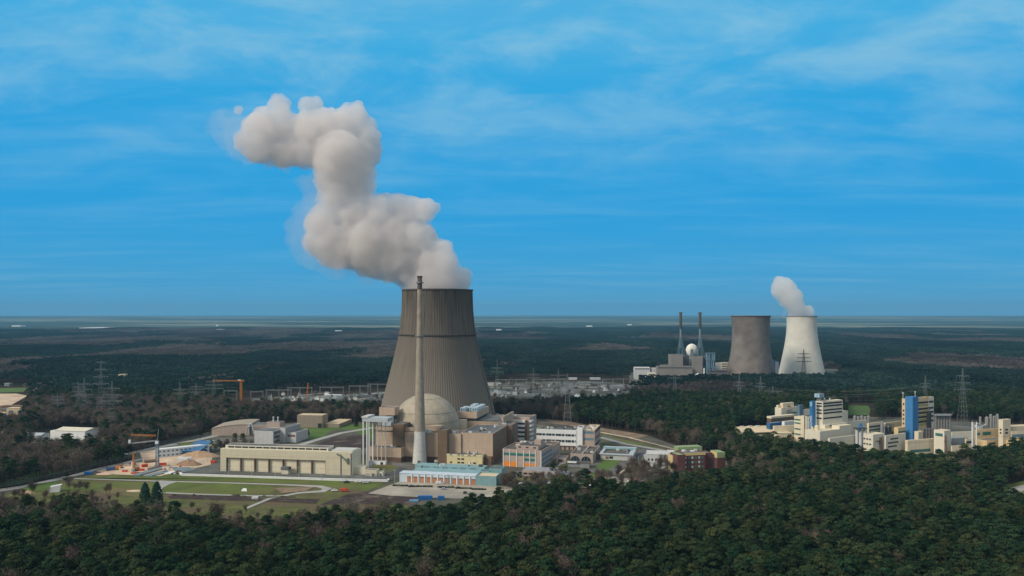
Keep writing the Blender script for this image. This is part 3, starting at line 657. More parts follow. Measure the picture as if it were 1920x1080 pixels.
def tower_mat(name, lo, hi, zt, zb):
    m = bpy.data.materials.new(name); m.use_nodes = True; t = m.node_tree; p = t.nodes['Principled BSDF']; p.inputs['Roughness'].default_value = .95
    p.inputs['Specular IOR Level'].default_value = .2
    tc = N(t, 'ShaderNodeTexCoord').outputs['Object']; sp = N(t, 'ShaderNodeSeparateXYZ'); t.links.new(tc, sp.inputs[0])
    ang = math_n(t, 'ARCTAN2', sp.outputs[1], sp.outputs[0])
    cb = N(t, 'ShaderNodeCombineXYZ'); t.links.new(math_n(t, 'MULTIPLY', ang, 34), cb.inputs[0]); t.links.new(math_n(t, 'MULTIPLY', sp.outputs[2], .022), cb.inputs[1])
    n = N(t, 'ShaderNodeTexNoise'); n.inputs['Scale'].default_value = 1.0; n.inputs['Detail'].default_value = 5; t.links.new(cb.outputs[0], n.inputs[0])
    st = ramp(t, n.outputs[0], [(.38, 0.), (.66, 1.)])
    n2 = N(t, 'ShaderNodeTexNoise'); n2.inputs['Scale'].default_value = .05; n2.inputs['Detail'].default_value = 7; t.links.new(tc, n2.inputs[0])
    g = math_n(t, 'MULTIPLY', math_n(t, 'SUBTRACT', sp.outputs[2], zb), 1/(zt-zb), clamp=True)      # weathering grows towards the sooty top
    g = math_n(t, 'ADD', g, math_n(t, 'MULTIPLY', math_n(t, 'SUBTRACT', n2.outputs[0], .5), .9), clamp=True)
    w = math_n(t, 'MULTIPLY', g, math_n(t, 'ADD', .45, math_n(t, 'MULTIPLY', st, .55)), clamp=True)
    base = mixc(t, ramp(t, n2.outputs[0], [(.35, 0.), (.65, 1.)]), tuple(c*.86 for c in hi), hi)
    lines = math_n(t, 'LESS_THAN', math_n(t, 'FRACT', math_n(t, 'MULTIPLY', sp.outputs[2], 1/1.9)), .14)
    base = mixc(t, math_n(t, 'MULTIPLY', lines, .10), base, (.03, .03, .03))
    t.links.new(mixc(t, w, base, lo), p.inputs[0]); return m
cm = tower_mat('ribbed_tower_concrete', (.052, .046, .041), (.22, .192, .155), 160, 20)
mb = MB().lathe(prof, 560, rib=rib); mb.build('shell', cm, ct)
top = prof[-1][0]
inner = [(r-1.1, z) for r, z in prof if z > 60]
MB().lathe(inner[::-1], 160).build('inner_wall', M['dark_con'], ct)
MB().lathe([(top+.36, 150.6), (top+1.3, 150.8), (top+1.3, 152.1), (top-1.0, 152.1), (top-1.1, 151.5)], 160, smooth=False).build('rim', M['dark_con'], ct)
MB().lathe([(42.7, 101.3), (44.3, 101.6), (44.3, 102.9), (42.7, 103.1)], 160, smooth=False).build('walkway_ring', M['dark_con'], ct)
lad = MB(); aa = R(-14)
for k in range(len(prof)-1):
    (r0, z0), (r1, z1) = prof[k], prof[k+1]; c, s_ = math.cos(aa), math.sin(aa)
    for o_ in (-.7, .7): lad.bar(((r0+1)*c-o_*s_, (r0+1)*s_+o_*c, z0), ((r1+1)*c-o_*s_, (r1+1)*s_+o_*c, z1), .14, 4)
    if k % 2 == 0: lad.box((r0+.3)*c-.9, (r0+.3)*c+1.5, r0*s_-1.1, r0*s_+1.1, z0, z0+.5)
lad.build('ladder', M['dark_con'], ct)
# ================================================================== ventilation stack
vx, vy = G(787, 868)
st = tag(empty('ventilation_stack', (vx, vy, 0)), 'very tall slender ventilation stack with white painted foot, standing before the reactor dome', 'chimney')
MB().lathe([(6.1, -.5), (5.45, 8), (4.9, 17), (4.55, 26.6)], 48).build('painted_foot', M['pale_con'], st)
MB().lathe([(4.55, 26.63), (3.75, 58), (2.95, 85), (2.5, 106), (2.15, 128), (1.98, 145)], 48).build('shaft', M['stack_con'], st)
MB().lathe([(1.98, 145.02), (2.0, 148), (1.9, 156.3)], 48, cap=True).build('sooty_tip', M['dark_con'], st)
for z, r in ((106, 2.5), (150.5, 1.95)):
    MB().lathe([(r, z-.6), (r+1.25, z-.1), (r+1.25, z+.9), (r+1.1, z+.9), (r+1.1, z+.1), (r, z+.1)], 32, smooth=False).build('gallery', M['grey'], st)
MB().lathe([(1.95, 154.9), (2.35, 155.0), (2.35, 156.4), (1.7, 156.4)], 32, smooth=False).build('tip_ring', M['dark_con'], st)
l2 = MB()
for z in range(2, 148, 6): l2.box(.2+ (6-z*.03)*.0, .9, -(6.1-z*.028)-.35, -(6.0-z*.028)+.6, z, z+.25)
MB().box(-.9, .9, -6.6, -5.6, 0, 3).build('door', M['dgrey'], st)
# ================================================================== reactor building
D = Thing('reactor_building', 'large beige domed reactor building in front of the cooling tower', 'reactor dome', 799, 715)
rr, zc_ = 30.6, 22.4
MB().lathe([(rr, 0), (rr, 8), (rr, zc_)], 96).build('wall', M['dome'], D.root)
MB().lathe([(rr*math.cos(R(a)), zc_+.01+rr*math.sin(R(a))) for a in np.linspace(0, 90, 33)][:-1]+[(.05, zc_+rr)], 128).build('dome', M['dome'], D.root)
for a in (14, 30, 62): MB().lathe([(rr*math.cos(R(a-.25))+.12, zc_+rr*math.sin(R(a-.25))), (rr*math.cos(R(a))+.25, zc_+rr*math.sin(R(a))), (rr*math.cos(R(a+.25))+.12, zc_+rr*math.sin(R(a+.25)))], 128, smooth=False).build('rib_ring', M['roofg'], D.root)

# ================================================================== auxiliary building, in front of the dome (origin at the stack)
A1 = Thing('auxiliary_building', 'stepped beige building with dark brown stair towers wrapped round the foot of the dome', 'plant building', 0, 666, X=-77)
a0, a1 = A1.a(693.2, -3.4), A1.a(752, -3.4)
A1.block(a0, a1, -3.4, 7.5, 4.4, 12.6, M['beige'], name='annex_wall')
A1.box('plinth', M['rust'], a0+.3, a1-.3, -3.1, 7.5, 0, 4.35)
u0, u1 = A1.a(704.5, 7.6), A1.a(776, 7.6)
zu = A1.z(799.5, u0, 7.6)
A1.block(u0, u1, 7.6, 30, 0, zu-4.4, M['beige'], name='block_wall', par=.1)
A1.box('recess', M['dgrey'], u0+.6, u1, 8.1, 29.5, zu-4.38, zu-3.4)
A1.block(u0, u1, 7.6, 30, zu-3.38, zu, M['beige'], name='upper_wall')
b0, b1 = A1.a(736, 3.5), A1.a(757, 3.5); A1.block(b0, b1, 3.5, 20, 12.62, A1.z(795, b0, 3.5), M['brownp'], name='stair_tower', label='dark brown stair tower left of the stack')
A1.box('link_wall', M['beige'], A1.a(752.3, 7.58), A1.a(777,7.4), 5.5, 7.58, 4, 24.5)
c0, c1 = A1.a(777, 6.5), A1.a(864, 6.5)
A1.block(c0, c1, 6.5, 28, 4.3, A1.z(813.5, c1, 6.5), M['beige'], name='middle_wall')
A1.box('plinth', M['rust'], u1-8, c1, 7, 28, 0, 4.28)
A1.box('roof_house', M['beige'], A1.a(803,16), A1.a(826,16), 16, 24, A1.z(813.5, c1, 6.5)+.02, A1.z(813.5, c1, 6.5)+4.5)
b0, b1 = A1.a(820.5, 0), A1.a(838, 0); A1.block(b0, b1, 0, 14, 0, A1.z(806, b0, 0), M['brownp'], name='stair_tower', label='dark brown stair tower right of the stack')
A1.box('vent_duct', M['lgrey'], A1.a(797,3), A1.a(808,3), 3, 5, 25, 27.2)
A1.box('roof_vent', M['lgrey'], A1.a(716,12), A1.a(733,12), 12, 20, zu+.05, zu+3.6)
A1.box('roof_vent', M['pale_con'], A1.a(715,22), A1.a(741,22), 22, 28, zu+.05, zu+4.6)
A1.box('roof_deck', M['roofg'], A1.a(741,24), A1.a(777,24), 16, 29, zu+.05, zu+1.2)
# ------------------------------------------------------------------ big beige hall right of the dome
B1 = Thing('switchgear_building', 'tall windowless beige block right of the stack, directly behind the small yellow building', 'plant building', 0, 666, X=-77)
e0, e1 = B1.a(864.4, 8), B1.a(924, 8); ze = B1.z(811, e0, 8)
dB = B1.b(950, e1)
B1.block(e0, e1, 8, dB, 0, ze, M['beige'], rl='dark grey flat roof', name='front_wall')
B1.box('recess', M['rust'], e0+10, e1-.2, 3.2, 7.99, 0, 6.5)
f1 = B1.a(950, dB); B1.box('brown_side_wall', M['brownp'], e1+.06, e1+.5, 9, dB-.5, .2, ze-1)
g0, g1 = e1+.6, B1.a(961, dB+2); B1.block(e1-8, g1, dB+.05, dB+26, 0, B1.z(797.5, g1, dB), M['brownp'], name='rear_wall')
B1.box('dark_gate', M['dgrey'], g1-.02, g1+.1, dB+1, dB+9, 0, 16)
for k in range(5): B1.box('roof_vent', M['white'], e1-9+k*1.6, e1-8+k*1.6, dB+4, dB+6, B1.z(797.5, g1, dB)+.1, B1.z(797.5, g1, dB)+1.2)
# ------------------------------------------------------------------ turbine hall and cooling deck behind
C1 = Thing('turbine_hall', 'beige hall right of the dome, topped by an overhanging deck of pale blue units', 'plant building', 0, 666, X=-77)
h0, h1 = C1.a(858, 64), C1.a(936, 64)
C1.block(h0, h1, 64, 116, 0, 27.4, M['beige'], name='hall_wall')
C1.box('pale_wall', M['fcream2'], h0-.6, h0+9, 60.5, 63.9, 0, 29)
k0 = C1.a(857, 66); k1 = C1.a(894, 66)
C1.block(k0, k1, 66, 112, 29.6, 35.6, M['beige'], name='deck_wall', label='overhanging beige deck')
C1.box('deck_underside', M['dgrey'], k0+.8, k1-.8, 67, 111, 27.45, 29.58)
C1.box('roof_edge', M['roofg'], k1+.6, h1-.8, 70, 110, 27.0, 27.9)
for i, (pa, pb) in enumerate([(2,70),(7,75),(2,80),(7,85),(12.5,72),(12.5,79),(12.5,86),(12.5,93),(12.5,100),(5,96),(5,104)]):
    un = C1.box('cooling_unit', M['chiller'], k0+pa, k0+pa+4.6, pb, pb+4.6, 35.2, 38.6)
    C1.part('fan_opening', MB().box(k0+pa+.5, k0+pa+2.0, pb-.08, pb, 35.8, 38.0).box(k0+pa+2.7, k0+pa+4.1, pb-.08, pb, 35.8, 38.0), M['bluegrey'], parent=un)
h2 = C1.a(943, 70); C1.block(h1+.05, h2, 72, 118, 0, 30.5, M['beige'], name='end_wall')
for k in range(6): C1.box('roof_vent', M['pale_con'], h1-7+k*2.4, h1-6+k*2.4, 96+k*2.5, 98+k*2.5, 27.0, 28.6)
# ------------------------------------------------------------------ small tan lift house left of the dome + crane gantry
E1 = Thing('lift_house', 'small tan box shaped house at the left shoulder of the dome', 'plant building', 711, 690)
E1.block(0, E1.a(740), 0, 12, 37.0, E1.z(763.5), M['beige'])
E1.box('support_core', M['roofg'], 5, 12, 4, 11, 0, 36.95)
G1 = Thing('gantry_bridge', 'grey raised gantry bridge on tall slim white columns left of the dome', 'gantry', 679, 655)
z = G1.z(783.5)
gb = G1.a(738, 14)
G1.box('deck', M['lgrey'], 0, gb, 0, 14, z-3.0, z-.02, label='flat grey bridge deck'); G1.box('end_beam', M['pale_con'], -.4, 5, -.5, 15, z, z+1.2)
for x, y in ((.3, .3), (3.6, .3), (.3, 13), (3.6, 13)): G1.box('column', M['white'], x, x+.75, y, y+.75, 0, z-3.02)
for x in (8, 11.5, 15): G1.box('column', M['pale_con'], x, x+.55, 13, 13.55, 0, z-3.02)
# ------------------------------------------------------------------ yellow building
Y1 = Thing('yellow_office', 'small two storey pale yellow building with dark windows at the foot of the beige block', 'office', 837.8, 660)
ya = Y1.a(904.4); zy = Y1.z(851); Y1.block(0, ya, 0, 12, 0, zy, M['yellow'], par=.5)
Y1.box('cornice', M['creamt'], -.3, ya+.3, -.3, 12.3, zy-1.2, zy-.75)
for z0 in (1.2, 4.2, 7.2):
    for pa in ([(.09, .15), (.30, .38), (.41, .49), (.59, .68), (.74, .82)] if z0 != 4.2 else [(.30, .38), (.41, .49)]):
        Y1.pane('F', ya*pa[0], ya*pa[1], z0, z0+1.25, 0)
for z0 in (1.2, 7.2): Y1.pane('R', 3, 4.6, z0, z0+1.25, ya); Y1.pane('R', 7, 8.6, z0, z0+1.25, ya)
Y1.box('door', M['white'], ya*.60, ya*.66, -.15, 0.02, 0, 2.5)
# ------------------------------------------------------------------ storage hall
S = Thing('storage_hall', 'very long low cream hall with recessed bays and a slotted clerestory', 'hall', 413.3, 631, 9.3)
L = S.a(659.6); za = 20.0; dp = 20
pa0, pa1 = S.a(424), S.a(610.6)
S.block(0, L, 2.2, dp, 0, 17.9, M['cream'], par=.4, rl='pale flat roof')
S.box('end_pier', M['cream'], 0, pa0, 0, 2.19, 0, 17.9)
S.box('fascia', M['cream'], pa0+.03, pa1, 0.02, 2.18, 11.0, 17.9)
S.box('right_bay', M['cream'], pa1+.05, L, 0.0, 2.19, 0, 17.9)
S.block(pa0-2, pa1+1, 2.6, 14, 17.95, 20.4, M['creamt'], name='clerestory', par=.3)
n = 14
for i in range(n):
    w = (pa1-pa0)/n; S.pane('F', pa0+i*w+.35, pa0+(i+1)*w-.35, 18.5, 19.7, 2.6, M['rust'] if False else M['glass'], name='slot_window')
for i in range(8):
    x = pa0+(pa1-pa0)*i/7; S.box('pier', M['rust'], x-.35+(0.4 if i == 0 else 0), x+.35, .35, 2.19, 0, 10.98)
S.box('down_pipe', M['dgrey'], S.a(638.6), S.a(638.6)+.7, -.25, 0, 0, 16)
S.box('down_pipe', M['dgrey'], S.a(659)-.6, S.a(659), -.25, 0, 0, 17); S.box('end_roof', M['pale_con'], pa1+3, L-1, 4, 18, 17.55, 18.5)
S.part('green_duct', MB().tube([(S.a(632),-.7,16.6),(S.a(641),-.7,14.8),(S.a(652),-.7,10.4)], .55, 6).box(S.a(652)-.6, S.a(652)+.8, -1, 0, 9.2, 13.4), mat('duct_green', (.14,.20,.15)))
S.box('porch', M['creamt'], S.a(531), S.a(544), -3.5, .3, 0, 3.4); S.box('porch_roof', M['roofg'], S.a(530.5), S.a(545.5), -3.9, .3, 3.42, 5.6)
S.box('side_annex', M['creamt'], L+.02, L+9, 5, 14, 0, 6)
for px, py, w, d, h, m, lb in ((695,893,9,6,5,'cream','small cream flat roofed block right of the long hall'),(712,893,4.5,4,3.6,'fcream2','tiny cream cabin right of the long hall'),(711,871,11,4,3,'white','long white container at the foot of the beige annex')):
    x, y = G(px, py); t = Thing('service_cabin', lb, 'cabin', px-w*1.1, y, 10); t.block(0, w, 0, d, 0, h, M[m], par=.3); t.pane('F', w*.6, w*.8, .3, 2.2, 0, name='door')
x, y = G(692, 872); t = Thing('service_cabin', 'small greenish plant cabinet between hall and gantry', 'cabin', 690, y, 10); t.block(0, 3, 0, 3, 0, 3.2, M['lgrey'], par=.3); t.box('vent_pipe', M['lgrey'], 1, 1.6, 1, 1.6, 3.0, 5)
# ------------------------------------------------------------------ teal building
K = Thing('teal_workshop', 'low workshop with turquoise roofs and a pale blue front of eleven orange doors', 'workshop', 749, 590, 12)
kl = K.a(892); K.box('front_wall', M['palebl'], 0, kl, 0, 9, 0, 6.6); K.box('flat_roof', M['palebl'], -.2, kl+.2, -.3, 9, 6.62, 6.95)
for i in range(11):
    x = K.a(763.5+i*12.05, 0); w = 3.0
    dr = K.box('garage_door', M['orange'], x, x+w, -.16, .04, .2, 4.6)
    K.box('lintel_window', M['rust'], x, x+w, -.2, -.162, 3.8, 4.55, parent=dr)
    K.box('pilaster', M['white'], x+w+.35, x+w+1.0, -.8, 0, 0, 6.5)
K.box('downpipe', M['teal'], K.a(840), K.a(840)+.7, -1.1, -.82, 0, 7.2)
zt = 6.0
K.box('lower_roof', M['tealr'], K.a(774,9), K.a(899,9), 9.02, 21, 0, 7.2, label='lower turquoise roof'); 
K.block(K.a(778,21), K.a(908,21), 21.03, 31, 0, 9.0, M['tealr'], M['tealr'], name='clerestory_block', par=.3)
for i in range(6): K.pane('F', K.a(795+i*17,21), K.a(806+i*17,21), 7.5, 8.3, 21.03, M['bluegrey'], name='clerestory_window')
K.box('hatch', M['dgrey'], K.a(790,21), K.a(793,21), 20.9, 21.02, 7.25, 8.7)
K.block(kl+.05, K.a(931,0), -1, 14, 0, 7.4, M['teal'], M['sandroof'], name='end_block', par=.9)
K.block(K.a(917,16), K.a(941,16), 16, 28, 0, 9.6, M['teal'], M['roofg'], name='rear_block', par=.5)
K.block(K.a(900,14.1), K.a(917,14.1), 14.1, 21, 0, 8, M['teal'], M['roofg'], name='link_block', par=.5)
# ------------------------------------------------------------------ office with orange base
F = Thing('orange_base_office', 'pinkish office block with white vertical fins, green window bands and bright orange base panels', 'office', 942.6, 652, 18)
fl = F.a(1015); fd = F.b(1036, fl); zf = F.z(841)
F.block(0, fl, 0, fd, 0, zf, M['pinkb'], M['roofd'], par=.9)
pxs = [943.5, 955.5, 968.3, 981.5, 992.7, 1003.5, 1014.6]
for i, p in enumerate(pxs): x = min(F.a(p), fl-.5); F.box('fin', M['white'], x, x+.5, -.45, 0, 0, zf-.4)
for i in range(6):
    xa, xb = F.a(pxs[i])+.7, F.a(pxs[i+1])-.2
    if i < 5: F.pane('F', xa, xb, zf-5.2, zf-3.0, 0, M['tealglass'])
    if i >= 3 and i < 5: F.pane('F', xa, xb, zf-9.0, zf-6.9, 0, M['tealglass'])
    if i < 2: F.pane('F', xa, xb, .3, 4.2, 0, M['orange2'], name='orange_panel')
    if i in (3, 4): F.pane('F', xa, xb, 1.6, 3.4, 0, M['orange2'], name='orange_panel')
for z0 in (1.8, zf-9.0, zf-5.2): F.bands('R', 2, fd-2, [(z0, z0+1.9)], fl, M['bluegrey'], n=4, gap=.5)
F.block(F.a(968, 5), F.a(1009, 5), 5, fd-6, zf-.7, zf+2.6, M['pinkb'], M['roofd'], name='penthouse', par=.4)
F.bands('F', F.a(972,5), F.a(1005,5), [(zf+.6, zf+1.6)], 5, M['glass'], n=3, gap=4)
F.block(F.a(1002, 14), F.a(1014, 14), 14, 22, zf-.65, zf+6, M['pinkb'], M['pinkb'], name='lift_house', par=.2)
F.block(fl-11, fl-.6, fd+.05, fd+28, 0, zf-2.0, M['pinkb'], M['roofd'], name='side_wing', par=.9)
for k in range(5): F.pane('R', fd+4+k*4.4, fd+6+k*4.4, 2, 6.5, fl-.6, M['bluegrey'])
# ------------------------------------------------------------------ tower office with white bands, left
O1 = Thing('banded_office', 'compact five storey office with rounded white balcony bands, right behind the brown blocks', 'office', 945, 770, 18)
ol = O1.a(984.5); zo = O1.z(787); 
O1.box('core_wall', M['dgrey'], .4, ol-.4, .5, 17, 0, zo-.6)
for k in range(5): 
    zt_ = zo-k*4.1; O1.box('balcony_band', M['white'], 0, ol, 0, 17.5, zt_-2.1, zt_)
O1.block(O1.a(951,4), ol+4, 4, 20, zo+.05, O1.z(781), M['pinkb'], M['roofg'], name='top_storey')
O1.block(ol+.05, O1.a(993, 3), 3, 26, 0, O1.z(781.5), M['pinkb'], M['roofg'], name='stair_wing')
O1.box('side_slot', M['brownp'], ol-.3, ol+1.2, -.1, 2.9, 0, zo+.3)
for k in range(5): O1.box('corner_balcony', M['white'], O1.a(993, 3)+.02, O1.a(993,3)+1.6, 3, 12, zo-k*4.3-1.6, zo-k*4.3)
# ------------------------------------------------------------------ long white banded office
W = Thing('white_banded_office', 'long office with three white bands, white stair tower and beige right wing', 'office', 1005.8, 736, 14)
wl = W.a(1080.2); zw = W.z(804); print('white office', wl, zw)
W.box('glazing', M['glass'], .3, wl, .4, 13, 6, zw-.5); 
bh = [(zw-3.9, zw), (zw-9.3, zw-6.0), (zw-14.6, zw-11.6)]
for z0, z1 in bh: W.box('white_band', M['white'], 0, wl-.05, 0, 13.4, z0, z1)
for k in range(12):
    for zz0, zz1 in ((zw-5.95, zw-3.95), (zw-11.55, zw-9.35)): W.box('mullion', M['lgrey'], 2+k*wl/12.3, 2.25+k*wl/12.3+(k%3)*.5, .12, .38, zz0, zz1)
W.box('roof', M['roofg'], .5, wl-.5, .5, 12.9, zw+.02, zw+.18)
W.box('ground_floor', M['pinkb'], 1, wl, 1.5, 12, 0, max(1, zw-14.7))
for k in range(7): W.box('red_column', M['brick'], 9+k*4.2, 9.7+k*4.2, .6, 1.3, 0, zw-14.65)
s1 = W.a(1092.7); W.block(wl+1.3, s1, -2.2, 10, 0, W.z(800.8, wl, -2), M['white'], M['roofg'], name='stair_tower', par=.5); W.box('joint_wall', M['greyw'], wl, wl+1.28, -.2, 10, 0, zw)
r1 = W.a(1114.8); rd = W.b(1125.7, r1); zr = W.z(807, r1)
W.block(s1+.05, r1, 0, rd, 0, zr, M['pinkb'], M['sandroof'], name='beige_wing', par=.6)
for k in range(3):
    z1 = zr-1.0-k*6.0
    if k < 2: W.pane('F', s1+1, r1-.8, z1-2.2, z1, 0, M['bluegrey'])
    W.pane('R', .8, rd-.8, z1-2.4, z1, r1)
# ------------------------------------------------------------------ arched building
AR = Thing('arched_building', 'beige cubic building with two big dark round arches at its foot', 'plant building', 1069.6, 668, 14)
al = AR.a(1111.5); ad = AR.b(1125, al); zar = AR.z(850)
AR.block(0, al, 0, ad, 0, zar, M['pinkb'], M['roofd'], par=1.0)
for pc in (1078.5, 1098.7):
    c = AR.a(pc); poly = [(c+3.9*math.cos(R(t)), 1.6+3.9*math.sin(R(t))) for t in range(0, 181, 12)]+[(c-3.9, .1), (c+3.9, .1)]
    mb = MB(); n_ = len(poly); vs = [(x, -.14, z_) for x, z_ in poly]+[(x, .05, z_) for x, z_ in poly]
    mb.add(vs, [tuple(range(n_)), tuple(range(n_, 2*n_))[::-1]]+[(i, i+n_, (i+1)%n_+n_, (i+1)%n_) for i in range(n_)]); w_ = AR.part('arch_window', mb, M['glass'])
    fr = MB()
    for t in range(0, 180, 15): fr.bar((c+4.1*math.cos(R(t)), -.2, 1.6+4.1*math.sin(R(t))), (c+4.1*math.cos(R(t+15)), -.2, 1.6+4.1*math.sin(R(t+15))), .16, 4)
    for o_ in (-1.3, 1.3): fr.box(c+o_-.09, c+o_+.09, -.2, -.142, .1, 5.1)
    AR.part('arch_frame', fr, M['grey'], parent=w_)
AR.box('roof_rim', M['pinkb'], al*.47, al*.53, 1, ad-1, zar-.98, zar-.1); AR.box('side_recess', M['rust'], al-.02, al+.12, ad*.42, ad*.55, 0, zar-.5)
PC = Thing('entrance_canopy', 'dark flat roofed gatehouse in front of the two round arches', 'gatehouse', 1062, 648, 14)
pl_ = PC.a(1106); PC.box('dark_roof', M['roofd'], 0, pl_, 0, 7, 3.4, 4.4); PC.box('wall', M['grey'], 1, pl_-1, 1, 6.5, 0, 3.38); PC.box('white_front', M['white'], PC.a(1064), PC.a(1081), -.3, 0, 3.6, 4.9)
for k in range(8): PC.box('post', M['pale_con'], 12+k*.9, 12.25+k*.9, -.2, .05, 0, 3.38)
LB = Thing('low_annex', 'low beige flat roofed annex left of the arched building', 'outbuilding', 1042, 668, 14); LB.block(0, LB.a(1062), 0, 12, 0, 4.2, M['pinkb'], M['roofg'], par=.4); LB.pane('F', 2, 6, 1, 2.6, 0)
# ------------------------------------------------------------------ teal rimmed low building, grey low building
TR = Thing('teal_rimmed_pavilion', 'low white pavilion with turquoise roof edge and sunken grey roof right of the offices', 'pavilion', 1126, 681, 14)
tl = TR.a(1185); td = 34; TR.block(0, tl, 0, td, 0, 4.6, M['greyw'], M['roofd'], par=.3); 
TR.part('roof_rim', MB().box(-1, tl+1, -1, 2.5, 4.62, 5.4).box(-1, tl+1, td-6, td+1, 4.62, 6.2).box(tl-3, tl+1, 2.5, td-6, 4.62, 5.4).box(-1, 1.5, 2.5, td-6, 4.62, 5.4), M['lgrey']); TR.box('teal_strip', M['tealr'], -1.1, tl+1.1, td-9, td-6.05, 5.0, 6.6)
TR.pane('F', tl*.16, tl*.26, .8, 3, 0, M['brownp'], name='door'); TR.pane('F', tl*.28, tl*.40, 1.2, 3.2, 0)
for k in range(10): TR.box('panel_joint', M['lgrey'], tl*.42+k*3, tl*.42+k*3+.2, -.1, 0, .3, 4.3)
LG = Thing('grey_flat_building', 'long low building with pale grey flat roofs half hidden by the forest edge', 'outbuilding', 979, 612, 14)
lg = LG.a(1040); LG.block(0, lg, 0, 16, 0, 4.4, M['pinkb'], mat('pale_grey_roof', (.27,.28,.31), .9, .15, .1), par=.2); LG.block(lg*.7, LG.a(1066), -6, 9, 0, 3.6, M['grey'], mat('pale_grey_roof', (.27,.28,.31)), name='side_wall', par=.2)
LG.bands('F', 1, lg-1, [(1.4, 2.8)], 0, n=6, gap=1)
# ------------------------------------------------------------------ brick building with yellow and green fascia
Q1 = Thing('brick_office', 'dark red brick building with yellow fascia and olive green roof blocks at the forest edge', 'office', 1282, 628, -14)
ql = Q1.a(1322.5); zq = Q1.z(850)
Q1.th = 0
Q1.block(0, ql, 0, 14, 0, zq, M['brick'], M['roofg'], name='brick_wall', par=.5)
Q1.box('yellow_fascia', M['yb'], -.1, ql+.1, -.2, -.001, zq-1.9, zq+.3)
for z0 in (zq-4.6, zq-8.2, zq-11.8):
    for k in range(6): Q1.pane('F', .8+k*(ql-1)/6, .8+k*(ql-1)/6+1.5, z0, z0+1.7, 0, M['tealglass'] if k % 2 else M['pale_con'])
Q1.block(Q1.a(1270,-3), -.05, -3, 10, 0, zq-.5, M['brick'], M['greenb'], name='left_brick_block', par=.4); 
Q1.box('green_roof_block', M['greenb'], Q1.a(1270.5, 15), Q1.a(1315, 15), 14.05, 22, 0, Q1.z(838.5, 0, 15))
Q1.box('yellow_wing', M['yb'], Q1.a(1259,6), Q1.a(1269,6), 4, 12, 0, zq-2.2); Q1.pane('F', Q1.a(1260,6), Q1.a(1268,6), zq-6.5, zq-4.6, 4, M['tealglass'])
q2 = Q1.a(1336, 3); Q1.block(ql+.05, q2, 3, 16, 0, zq-1.2, M['brick'], M['roofg'], name='brick_wall', par=.4); Q1.box('stair_slot', M['dgrey'], q2+.03, q2+1.1, 2, 14, 0, zq-2.5)
q3 = Q1.a(1360, -2); Q1.block(q2+1.15, q3, -2, 12, 0, Q1.z(858, q3, -2), M['brick'], M['roofg'], name='brick_wall', par=.1)
Q1.box('green_roof_block', M['greenb'], q2+1.3, q3-.2, -2.2, 9, Q1.z(858, q3, -2)+.02, Q1.z(847.5, q3, -2)); Q1.box('yellow_fascia', M['yb'], q2+1.16, q2+1.29, -2.2, 8, Q1.z(858, q3, -2)+.02, Q1.z(848, q3, -2))
# small gabled works right of the teal pavilion
for i, (px, py, w, d, h, m, lb) in enumerate(((1213,866,17,14,6.5,'greyw','small white gabled works shed in the grey yard'),(1238,868,9,10,4.2,'pinkb','little beige shed beside the gabled works shed'),(1252,858,8,8,4,'white','small white cabin left of the brick building'))):
    x, y = G(px, py); t = Thing('works_shed', lb, 'shed', px, y, 10); t.box('wall', M[m], 0, w, 0, d, 0, h)
    t.part('roof', MB().add([(-.4,-.4,h+.01),(w+.4,-.4,h+.01),(w+.4,d+.4,h+.01),(-.4,d+.4,h+.01),(-.4,d/2,h+2.2),(w+.4,d/2,h+2.2)], [(0,1,5,4),(2,3,4,5),(0,4,3),(1,2,5),(0,3,2,1)]), M['greyw'])
    for k in range(int(w//3)): t.pane('F', .7+k*3, 2.2+k*3, 1, 3, 0)
# ================================================================== left middle blocks
t = Thing('tan_block', 'windowless tan block with pale roof standing on the grass left of the gantry', 'plant building', 557, 880-5, 8)
tz = t.z(778); tl = t.a(604.5); t.block(0, tl, 0, 16, 0, tz, mat('tan_panel', (.33,.275,.21), .85, .08, .2, panel=(4,20)), M['sandroof'], par=.2); t.pane('F', tl*.82, tl*.98, 0, 5, 0, name='gate')
t.block(tl+.05, t.a(642, 14), 4, 46, 0, tz-9.5, mat('tan_panel', (.33,.275,.21)), M['sandroof'], name='rear_wing', par=.5)
t = Thing('white_laboratory', 'off white block with broken up terraces, twin white roof pipes behind it', 'plant building', 477, 762, 12)
l_ = t.a(512); z_ = t.z(807.5); dd = t.b(536, l_); t.block(0, l_, 0, dd, 0, z_, M['greyw'], M['roofg'], par=.5); t.block(l_+.05, t.a(535,dd*.55), dd*.55, dd+20, 0, z_+1.5, M['greyw'], M['roofg'], name='right_wing', par=.5)
t.block(t.a(538,dd*.7), t.a(555, dd*.7), dd*.7, dd+18, 0, z_-3.2, M['greyw'], M['roofg'], name='low_wing', par=.4)
for k in range(3): t.pane('R', 2, dd*.5, 1.5+k*4.2, 3.6+k*4.2, l_, M['rust']); 
t.part('stair', MB().box(l_+.13, l_+2.2, 3, 7, 1, 1.3).box(l_+.13, l_+2.2, 6, 10, 5, 5.3).box(l_+.13, l_+2.2, 3, 8, 9, 9.3).bar((l_+2, 3, 0), (l_+2, 3, 12), .12).bar((l_+2, 9, 0), (l_+2, 9, 12), .12), M['grey'])
xa = t.a(535, dd*.55); t.pane('F', t.a(538,dd*.7)+1, t.a(555,dd*.7)-1, z_-7.5, z_-5.6, dd*.7, M['rust'])
t = Thing('pipe_house', 'pinkish box house with two short white pipes on its roof', 'plant building', 500, 800, 12); l_ = t.a(524.5); z_ = t.z(791); t.block(0, l_, 0, 10, 0, z_, M['pinkb'], M['roofg'], par=.3)
for x_ in (l_*.33, l_*.68): t.part('roof_pipe', MB().lathe([(.75, 0), (.75, 4.2), (.9, 4.25), (.9, 4.9)], 16, x_, 5, cap=True), M['white']).location.z = z_-.3
